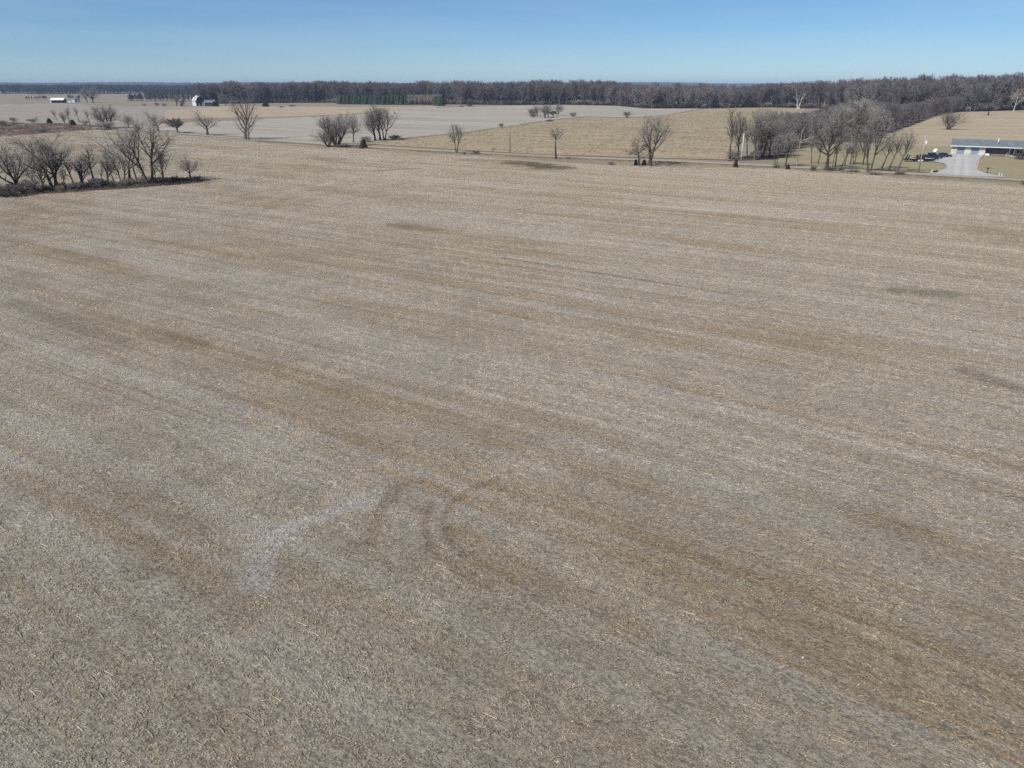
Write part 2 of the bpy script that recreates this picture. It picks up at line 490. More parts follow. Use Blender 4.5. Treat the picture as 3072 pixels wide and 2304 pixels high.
lawn = sheet('lawn', A((2330, 472), (2390, 447), (2520, 429), (2600, 423), (2720, 438), (2860, 440), (3200, 455), (3300, 545), (3072, 538), (2880, 522), (2700, 513), (2450, 497), (2330, 488)), MAT['lawn'], 0.03, 14, jit=0.5)
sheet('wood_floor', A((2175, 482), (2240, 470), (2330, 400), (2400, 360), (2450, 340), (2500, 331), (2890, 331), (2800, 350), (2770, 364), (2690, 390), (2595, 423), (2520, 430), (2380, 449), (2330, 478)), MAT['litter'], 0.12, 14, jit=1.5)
# the tree line strip that juts into the field at the left
strip_pts = A((-120, 604), (0, 590), (150, 581), (300, 572), (450, 561), (560, 552), (612, 545), (630, 540), (560, 537), (440, 546), (300, 556), (150, 566), (0, 573), (-120, 585))
sheet('field_strip', strip_pts, MAT['litter'], 0.02, 12, jit=0.8)  # dark litter tone here also carries the shade of trees and undergrowth

road_mid = A((3400, 562), (3068, 542), (2900, 531.5), (2700, 521), (2450, 506), (2304, 497.5), (2000, 483), (1750, 474.5), (1536, 464.5), (1350, 454.5), (1100, 441), (950, 431.5), (803, 421.5), (640, 409), (480, 396.5), (350, 388), (250, 381))
def ribbon(mid, w):
    L, R = [], []
    for i, p in enumerate(mid):
        t = (mid[min(i+1, len(mid)-1)] - mid[max(i-1, 0)]); t.z = 0; t.normalize()
        n = Vector((-t.y, t.x, 0))
        L.append(p + n * w); R.append(p - n * w)
    return L + R[::-1]
verge_pts = far_edge[:15] + [p + Vector((2.2, 3.2, 0)) for p in road_mid[12:0:-1]]
sheet('verge', verge_pts, MAT['verge'], 0.03, 12, jit=0.5)
sheet('road', ribbon(road_mid, 2.4), MAT['road'], 0.14, 10, jit=0.25, label='pale gravel road crossing behind the field')
drive_pts = A((2846, 463.5), (2953, 466), (2935, 480), (2929, 495), (2929, 509), (2950, 520), (2985, 527), (3012, 533.5), (2900, 530), (2782, 521.5), (2812, 515), (2838, 508), (2840, 498), (2832, 492), (2808, 487.5), (2770, 485.5), (2775, 481), (2815, 479), (2838, 473))
sheet('driveway', drive_pts, MAT['drive'], 0.17, 30, jit=0.25, label='pale gravel driveway widening up to the garage')

# ------------------------------------------------------------------ far hills
def hills():
    t = NT('far_hill_woods')
    n = t.noise(t.pos(scale=(1, 1, 0.2)), 0.02, 6, 0.7)
    t.col(t.mix(t.smooth(n, 0.35, 0.65), (0.05, 0.05, 0.045), (0.10, 0.09, 0.075)))
    for name, px0, px1, D, tops in (('hill', -500, 1700, 5200, lambda x: 244.5 + 3.0 * math.sin(x / 330 + 1.0) + 0.8 * math.sin(x / 70) + max(0, (x - 450) / 90)),
                              ('hill', 1500, 3300, 6800, lambda x: 249 + 2.2 * math.sin(x / 210 + 2.2) + 0.8 * math.sin(x / 66))):
        V, Q = [], []
        N = 500
        prof = [(-160, 0.0), (-90, 0.55), (-30, 0.9), (0, 1.0), (60, 0.85), (200, 0.0)]
        for i in range(N):
            px = px0 + (px1 - px0) * i / (N - 1)
            dx, dy, _ = ray(px, 258)
            k = D / math.hypot(dx, dy)
            ux, uy = dx / math.hypot(dx, dy), dy / math.hypot(dx, dy)
            top = CAMZ + ray(px, tops(px))[2] * D / math.hypot(*ray(px, tops(px))[:2])
            top = max(top, 6) + 3.5 * mnoise.noise(Vector((px * 0.11, D, 0))) + 3.5 * mnoise.noise(Vector((px * 0.35, D, 2)))
            for d, f in prof:
                V.append((ux * (D + d), uy * (D + d), -1 + (top + 1) * f + (mnoise.noise(Vector((px * 0.3, d * 0.05, 5))) * 3 if 0 < f < 1 else 0)))
        m = len(prof)
        for i in range(N - 1):
            for j in range(m - 1):
                a = i * m + j
                Q.append((a, a + m, a + m + 1, a + 1))
        o = link(name, np_mesh(name, V, quads=Q, mat=t.m))
        tag(o, 'low wooded hill on the far skyline, blue with distance', None, None, 'structure')
hills()

# ------------------------------------------------------------------ bare tree generator (all levels grown as arrays)
def bark_mat(name, a, b, rnd=0.25, brown=None):
    t = NT(name)
    n = t.noise(t.pos(obj=True, scale=(1, 1, 0.3)), 9.0, 4, 0.6)
    c = t.mix(t.smooth(n, 0.3, 0.7), a, b)
    r = t.n('ShaderNodeObjectInfo').outputs['Random']
    if brown: c = t.mix(t.smooth(r, 0.45, 1.0, 0.0, 0.8), c, brown)
    r2 = t.math('FRACT', t.math('MULTIPLY', r, 7.31))
    t.col(t.scale_col(c, t.math('MULTIPLY_ADD', r2, 2 * rnd, 1 - rnd)))
    return t.m
BARK = bark_mat('grey_bark', (0.065, 0.057, 0.049), (0.120, 0.106, 0.091), 0.25)
TWIG = bark_mat('grey_twigs', (0.27, 0.247, 0.222), (0.37, 0.34, 0.306), 0.15)
TWIG_W = bark_mat('wood_twigs', (0.205, 0.188, 0.184), (0.285, 0.262, 0.255), 0.26, brown=(0.24, 0.19, 0.172))
TWIG_F = bark_mat('far_wood_twigs', (0.138, 0.125, 0.124), (0.195, 0.177, 0.175), 0.24, brown=(0.195, 0.145, 0.128))
BARK_D = bark_mat('dark_bark', (0.045, 0.039, 0.033), (0.085, 0.074, 0.063), 0.15)
TWIG_D = bark_mat('far_twigs', (0.085, 0.08, 0.075), (0.125, 0.115, 0.108), 0.3, brown=(0.11, 0.085, 0.075))
BARK_W = bark_mat('wood_bark', (0.10, 0.092, 0.083), (0.19, 0.178, 0.162), 0.35)
PALE = bark_mat('pale_bark', (0.42, 0.39, 0.35), (0.62, 0.59, 0.54), 0.05)
RED_T = bark_mat('reddish_twigs', (0.175, 0.125, 0.115), (0.23, 0.175, 0.155), 0.1)
TAN_T = bark_mat('tan_twigs', (0.34, 0.295, 0.22), (0.44, 0.385, 0.29), 0.12)
DARK_T = bark_mat('dark_twigs', (0.105, 0.09, 0.075), (0.165, 0.142, 0.12), 0.15)

def unit(v):
    return v / np.maximum(np.linalg.norm(v, axis=-1, keepdims=True), 1e-9)

def sweep(P0, D, L, n, rng, wob, trop):
    """polylines (N, n+1, 3) starting at P0 in direction D"""
    N = len(P0)
    pts = np.zeros((N, n + 1, 3)); pts[:, 0] = P0
    d = D.copy()
    for k in range(n):
        d = unit(d + rng.normal(0, wob, (N, 3)) + np.array([0, 0, trop]))
        pts[:, k + 1] = pts[:, k] + d * (L / n)[:, None]
    return pts

def kids(pts, rad, lens, count, t0, t1, ang, rng, lfun, asig=0.22, flat=0.0):
    N, m, _ = pts.shape
    n = m - 1
    par = np.repeat(np.arange(N), count)
    K = len(par)
    base = np.tile((np.arange(count) + 0.5) / count, N)
    t = t0 + (t1 - t0) * np.clip(base + rng.normal(0, 0.35 / count, K), 0, 1)
    f = np.clip(t * n, 0, n - 1e-6); i = f.astype(int); w = (f - i)[:, None]
    p = pts[par, i] * (1 - w) + pts[par, i + 1] * w
    tan = unit(pts[par, i + 1] - pts[par, i])
    r = rad[par, i] * (1 - w[:, 0]) + rad[par, i + 1] * w[:, 0]
    az = (np.tile(np.arange(count), N) * 2.399 + np.repeat(rng.uniform(0, 6.28, N), count) + rng.normal(0, 0.5, K))
    ref = np.where(np.abs(tan[:, 2:3]) > 0.95, np.array([[1.0, 0, 0]]), np.array([[0, 0, 1.0]]))
    u = unit(np.cross(tan, ref)); v = np.cross(tan, u)
    a = ang + rng.normal(0, asig, K)
    if flat: v = v * (1 - flat)
    side = u * np.cos(az)[:, None] + v * np.sin(az)[:, None]
    d = unit(tan * np.cos(a)[:, None] + side * np.sin(a)[:, None])
    return p, d, lens[par] * lfun(t) * np.exp(rng.normal(0, 0.16, K)), r

def tubes(levels):
    """levels: list of (pts, rad, sides) -> V, Q"""
    Vs, Qs, off = [], [], 0
    for pts, rad, s in levels:
        N, m, _ = pts.shape
        tan = np.zeros_like(pts)
        tan[:, 1:-1] = pts[:, 2:] - pts[:, :-2]; tan[:, 0] = pts[:, 1] - pts[:, 0]; tan[:, -1] = pts[:, -1] - pts[:, -2]
        tan = unit(tan)
        ref = np.array([0.31, 0.87, 0.38]); ref = ref / np.linalg.norm(ref)
        u = unit(np.cross(tan, ref)); v = np.cross(tan, u)
        k = np.arange(s) * 2 * np.pi / s
        ring = pts[:, :, None] + rad[:, :, None, None] * (u[:, :, None] * np.cos(k)[None, None, :, None] + v[:, :, None] * np.sin(k)[None, None, :, None])
        idx = (np.arange(N * m * s).reshape(N, m, s)) + off
        a, b = idx[:, :-1], idx[:, 1:]
        q = np.stack([a, np.roll(a, -1, 2), np.roll(b, -1, 2), b], -1).reshape(-1, 4)
        Vs.append(ring.reshape(-1, 3)); Qs.append(q); off += N * m * s
    return np.concatenate(Vs), np.concatenate(Qs)

def taper(r0, r1, n):
    w = np.linspace(0, 1, n + 1)[None, :]
    return r0[:, None] * (1 - w) + np.asarray(r1)[:, None] * w

def grow(seed, stems=1, stem_spread=0.0, trunk=0.8, r0=0.02, lean=(0, 0), twob=0.05, limbs=9, lt=(0.3, 1.0), lang=0.7, llen=0.5, ltrop=0.12, lshape=None,
         n2=7, a2=0.65, l2=0.45, n3=5, a3=0.6, l3=0.45, n4=3, a4=0.55, l4=0.5, rt=0.0013, explicit=None, droop=0.0, keep_limbs=True, dark2=False, sides=6, wob=0.11, thick=0.62):
    rng = np.random.default_rng(seed)
    P0 = np.zeros((stems, 3)); D = np.zeros((stems, 3)); D[:, 2] = 1
    az = np.arange(stems) * 6.283 / max(stems, 1) + rng.uniform(0, 6.28)
    if stems > 1:
        P0[:, 0] = np.cos(az) * r0 * 1.1; P0[:, 1] = np.sin(az) * r0 * 1.1
    D[:, 0] = lean[0] + np.cos(az) * stem_spread * (stems > 1); D[:, 1] = lean[1] + np.sin(az) * stem_spread * (stems > 1)
    D = unit(D)
    L0 = trunk * np.exp(rng.normal(0, 0.06 if stems > 1 else 0.0, stems))
    tp = sweep(P0, D, L0, 7, rng, twob, 0.06)
    tr = taper(np.full(stems, r0), np.full(stems, r0 * (0.22 if limbs else 0.5)), 7)
    tr[:, 0] *= 1.35
    lshape = lshape or (lambda t: 1.05 - 0.55 * t)
    if explicit:
        rows = []
        for (t, a_, d_, l_) in explicit:
            f = min(t * 7, 6.999); i = int(f); w = f - i
            p = tp[0, i] * (1 - w) + tp[0, i + 1] * w
            rows.append((p, [math.cos(a_) * math.sin(d_), math.sin(a_) * math.sin(d_), math.cos(d_)], l_, tr[0, i]))
        p1 = np.array([r[0] for r in rows]); d1 = np.array([r[1] for r in rows], float)
        l1 = np.array([r[2] for r in rows], float); r1 = np.array([r[3] for r in rows])
    else:
        p1, d1, l1, r1 = kids(tp, tr, np.full(stems, llen), limbs, lt[0], lt[1], lang, rng, lshape)
    q1 = sweep(p1, d1, l1, 6, rng, wob, ltrop)
    r1 = np.minimum(r1 * 0.85, r0 * thick * np.sqrt(np.maximum(l1, 1e-3) / max(l1.max(), 1e-3)))
    w1 = taper(r1, np.full(len(r1), rt * 1.6), 6)
    p2, d2, l2_, r2 = kids(q1, w1, l1, n2, 0.18, 1.0, a2, rng, lambda t: l2 * (1.1 - 0.5 * t))
    q2 = sweep(p2, d2, l2_, 4, rng, 0.13, 0.05 - droop)
    w2 = taper(np.minimum(r2 * 0.6, rt * 5), np.full(len(r2), rt * 1.2), 4)
    p3, d3, l3_, r3 = kids(q2, w2, l2_, n3, 0.15, 1.0, a3, rng, lambda t: l3 * (1.1 - 0.4 * t))
    q3 = sweep(p3, d3, l3_, 3, rng, 0.14, 0.03 - droop)
    w3 = taper(np.minimum(r3 * 0.7, rt * 1.9), np.full(len(r3), rt), 3)
    crown = [(q2, w2, 4), (q3, w3, 3)]
    if n4:
        p4, d4, l4_, r4 = kids(q3, w3, l3_, n4, 0.2, 1.0, a4, rng, lambda t: l4 * (1.1 - 0.3 * t))
        q4 = sweep(p4, d4, l4_, 2, rng, 0.15, 0.02 - droop)
        crown.append((q4, taper(np.full(len(r4), rt), np.full(len(r4), rt * 0.75), 2), 3))
    wood = [(tp, tr, sides)] + ([(q1, w1, 5)] if keep_limbs else [])
    if dark2: wood.append(crown.pop(0))
    if not keep_limbs: crown = [(q1, w1, 4)] + crown
    tv, tq = tubes(wood); cv, cq = tubes(crown)
    top = np.percentile(cv[:, 2], 99.7)
    tv, cv = tv / top, cv / top
    hw = 0.5 * (np.percentile(cv[:, 0], 97.5) - np.percentile(cv[:, 0], 2.5))
    cx = 0.5 * (np.percentile(cv[:, 0], 97.5) + np.percentile(cv[:, 0], 2.5))
    return dict(tv=tv, tq=tq, cv=cv, cq=cq, hw=hw, cx=cx, top=1.0)

class Kind:
    """one grown pattern of tree with shared meshes"""
    def __init__(self, name, bark, twig, **kw):
        g = grow(**kw)
        self.tm = np_mesh(name + '_trunk', g['tv'], quads=g['tq'], mat=bark, smooth=True)
        self.cm = np_mesh(name + '_crown', g['cv'], quads=g['cq'], mat=twig, smooth=True)
        self.hw, self.cx, self.g = g['hw'], g['cx'], g
        self.ntri = 2 * (len(g['tq']) + len(g['cq']))

K = {}
K['oak'] = Kind('oak', BARK_D, TWIG, seed=3, trunk=0.40, r0=0.035, twob=0.04, limbs=7, lt=(0.55, 1.0), lang=0.50, llen=0.83, ltrop=0.10, dark2=True, n2=12, a2=0.75, l2=0.42, n3=5, n4=5, rt=0.00062, wob=0.17, thick=0.9, sides=8,
                explicit=[(0.72, 3.3, 0.75, 0.60), (0.80, 0.2, 0.70, 0.52), (0.92, 2.6, 0.38, 0.70), (0.97, 0.5, 0.30, 0.72), (0.99, 4.5, 0.22, 0.66), (0.62, 0.1, 1.05, 0.38), (0.66, 3.0, 1.10, 0.36), (0.9, 1.5, 0.5, 0.55), (0.88, 5.3, 0.45, 0.5)])
K['low'] = Kind('low', BARK_D, TWIG, seed=11, trunk=0.20, r0=0.042, limbs=9, lt=(0.6, 1.0), lang=0.75, llen=0.92, ltrop=0.14, dark2=True, n2=11, n3=5, n4=5, rt=0.00101, wob=0.17, thick=0.6, sides=8)
K['vase'] = Kind('vase', BARK, TWIG, seed=21, stems=3, stem_spread=0.13, trunk=0.62, r0=0.017, limbs=7, lt=(0.25, 1.0), lang=0.52, llen=0.60, ltrop=0.14, dark2=True, n2=11, n3=5, n4=5, rt=0.00084)
K['vase2'] = Kind('vase2', BARK, TWIG, seed=29, stems=2, stem_spread=0.16, trunk=0.60, r0=0.018, limbs=8, lt=(0.3, 1.0), lang=0.50, llen=0.57, ltrop=0.15, dark2=True, n2=10, n3=4, n4=4, rt=0.00084)
K['oval'] = Kind('oval', BARK, TWIG, seed=33, trunk=0.70, r0=0.024, limbs=14, lt=(0.22, 1.0), lang=0.62, llen=0.53, ltrop=0.16, dark2=True, n2=11, n3=5, n4=4, rt=0.00084)
K['round'] = Kind('round', BARK_D, TWIG, seed=37, trunk=0.34, r0=0.026, limbs=9, lt=(0.55, 1.0), lang=0.62, llen=0.67, ltrop=0.13, dark2=True, n2=11, n3=5, n4=5, rt=0.00072)
K['pole'] = Kind('pole', BARK, TWIG, seed=41, trunk=0.86, r0=0.014, limbs=16, lt=(0.35, 1.0), lang=0.55, llen=0.28, ltrop=0.12, dark2=True, n2=9, n3=3, n4=3, rt=0.00067)
K['pole2'] = Kind('pole2', BARK, TWIG, seed=44, trunk=0.75, r0=0.014, limbs=8, lt=(0.45, 1.0), lang=0.42, llen=0.41, ltrop=0.12, dark2=True, n2=8, n3=3, n4=2, rt=0.00067, lean=(0.06, 0), twob=0.08)
K['high'] = Kind('high', BARK_D, TWIG, seed=47, trunk=0.66, r0=0.020, limbs=9, lt=(0.70, 1.0), lang=0.75, llen=0.39, ltrop=0.16, dark2=True, n2=10, n3=4, n4=4, rt=0.00072)
K['tall'] = Kind('tall', BARK, TWIG, seed=53, trunk=0.50, r0=0.018, twob=0.05, limbs=9, dark2=True, n2=10, a2=0.55, l2=0.36, n3=4, n4=3, rt=0.00052, wob=0.08,
                 explicit=[(0.35, 3.0, 0.55, 0.52), (0.5, 2.8, 0.40, 0.52), (0.55, 0.2, 0.35, 0.45), (0.85, 2.5, 0.28, 0.55), (0.92, 0.6, 0.22, 0.55), (0.99, 1.8, 0.10, 0.52), (0.2, 3.3, 0.7, 0.25), (0.75, 4.5, 0.4, 0.4), (0.3, 0.1, 0.55, 0.35)])
K['fork'] = Kind('fork', BARK_D, TWIG, seed=59, trunk=0.42, r0=0.021, twob=0.03, lean=(-0.05, 0), dark2=True, n2=11, a2=0.6, l2=0.38, n3=5, n4=5, rt=0.00077, wob=0.07, thick=0.8, ltrop=0.05, sides=8,
                 explicit=[(0.97, 3.14, 0.62, 0.78), (0.95, 3.0, 0.30, 0.58), (0.99, 0.1, 0.25, 0.66), (0.90, 1.6, 0.3, 0.5), (0.7, 0.2, 0.8, 0.30), (0.75, 4.4, 0.5, 0.42)])
K['bush'] = Kind('bush', BARK, TWIG, seed=61, stems=7, stem_spread=0.42, trunk=0.62, r0=0.015, limbs=6, lt=(0.2, 1.0), lang=0.55, llen=0.48, ltrop=0.12, dark2=True, n2=9, n3=4, n4=3, rt=0.00095)
K['dense'] = Kind('dense', DARK_T, DARK_T, seed=67, trunk=0.55, r0=0.036, limbs=14, lt=(0.3, 1.0), lang=0.9, llen=0.5, ltrop=0.08, n2=9, n3=7, n4=4, rt=0.0036)
K['shrub'] = Kind('shrub', DARK_T, DARK_T, seed=71, stems=9, stem_spread=0.75, trunk=0.55, r0=0.012, limbs=5, lt=(0.1, 1.0), lang=0.7, llen=0.5, ltrop=0.03, n2=5, n3=4, n4=3, rt=0.0055, keep_limbs=False)
K['shrub2'] = Kind('shrub2', BARK, TWIG, seed=73, stems=11, stem_spread=0.55, trunk=0.6, r0=0.010, limbs=5, lt=(0.15, 1.0), lang=0.55, llen=0.45, ltrop=0.05, n2=5, n3=4, n4=2, rt=0.0050, keep_limbs=False)
K['red'] = Kind('red', BARK, RED_T, seed=79, trunk=0.62, r0=0.022, lean=(-0.16, 0), limbs=9, lt=(0.3, 1.0), lang=0.85, llen=0.5, ltrop=0.0, n2=10, n3=6, n4=5, rt=0.00118, droop=0.22)
K['leanr'] = Kind('leanr', BARK, TWIG, seed=83, trunk=0.6, r0=0.017, lean=(0.22, 0), limbs=9, lt=(0.4, 1.0), lang=0.5, llen=0.52, ltrop=0.14, dark2=True, n2=9, n3=4, n4=3, rt=0.00062)
K['leanl'] = Kind('leanl', BARK, TWIG, seed=89, trunk=0.75, r0=0.014, lean=(-0.2, 0), limbs=10, lt=(0.4, 1.0), lang=0.55, llen=0.34, ltrop=0.1, dark2=True, n2=9, n3=3, n4=2, rt=0.00062)
K['broken'] = Kind('broken', PALE, TWIG, seed=97, trunk=0.8, r0=0.014, twob=0.07, limbs=5, dark2=True, n2=7, n3=2, n4=2, rt=0.00062, wob=0.06, ltrop=-0.05,
                   explicit=[(0.70, 0.1, 1.1, 0.42), (0.66, 0.0, 1.25, 0.34), (0.6, 3.1, 0.4, 0.25), (0.9, 1.0, 0.4, 0.2)])
K['white'] = Kind('white', PALE, BARK_W, seed=101, stems=2, stem_spread=0.09, trunk=0.66, r0=0.017, limbs=6, lt=(0.3, 1.0), lang=0.45, llen=0.46, ltrop=0.1, n2=9, n3=5, n4=4, rt=0.00130, thick=0.8, twob=0.09)
K['pale'] = Kind('pale', PALE, TAN_T, seed=107, trunk=0.72, r0=0.011, limbs=11, lt=(0.25, 1.0), lang=0.6, llen=0.42, ltrop=0.15, n2=8, n3=5, n4=3, rt=0.0014, thick=0.5)
WOODK = []
for i, (tr_, lb, la, ll, tw) in enumerate(((0.78, 13, 0.6, 0.36, TWIG_W), (0.72, 12, 0.7, 0.40, TWIG_W), (0.82, 14, 0.5, 0.32, TWIG_W), (0.66, 11, 0.62, 0.44, TWIG_W), (0.8, 12, 0.66, 0.34, TWIG_W))):
    WOODK.append(Kind('wood_tree', BARK_W, tw, seed=201 + i, trunk=tr_, r0=0.015, limbs=lb, lt=(0.14, 1.0), lang=la, llen=ll, ltrop=0.15, n2=8, n3=5, n4=3, rt=0.0019))

def tree(kind, bx, by, ty, xl, xr, label, rz=0.0, group=None, name='bare_tree', cat='tree', flip=False):
    """a tree whose foot, top and crown edges were surveyed from the photograph"""
    k = K[kind]
    b = at(bx, by)
    h = max(px_h(b, by, ty, bx), 0.5) * 1.06
    w = px_w(b, xr - xl) * (0.60 if group == GL else 0.53) / k.hw
    w = min(max(w, 0.45 * h), 1.9 * h)
    e = empty(name, (b.x, b.y, b.z - 0.05), rz, label, cat, group)
    e.scale = (-w if flip else w, w, h)
    if flip: e.scale = (w, w, h); e.rotation_euler.z = rz + math.pi
    link('trunk', k.tm, e); link('crown', k.cm, e)
    return e

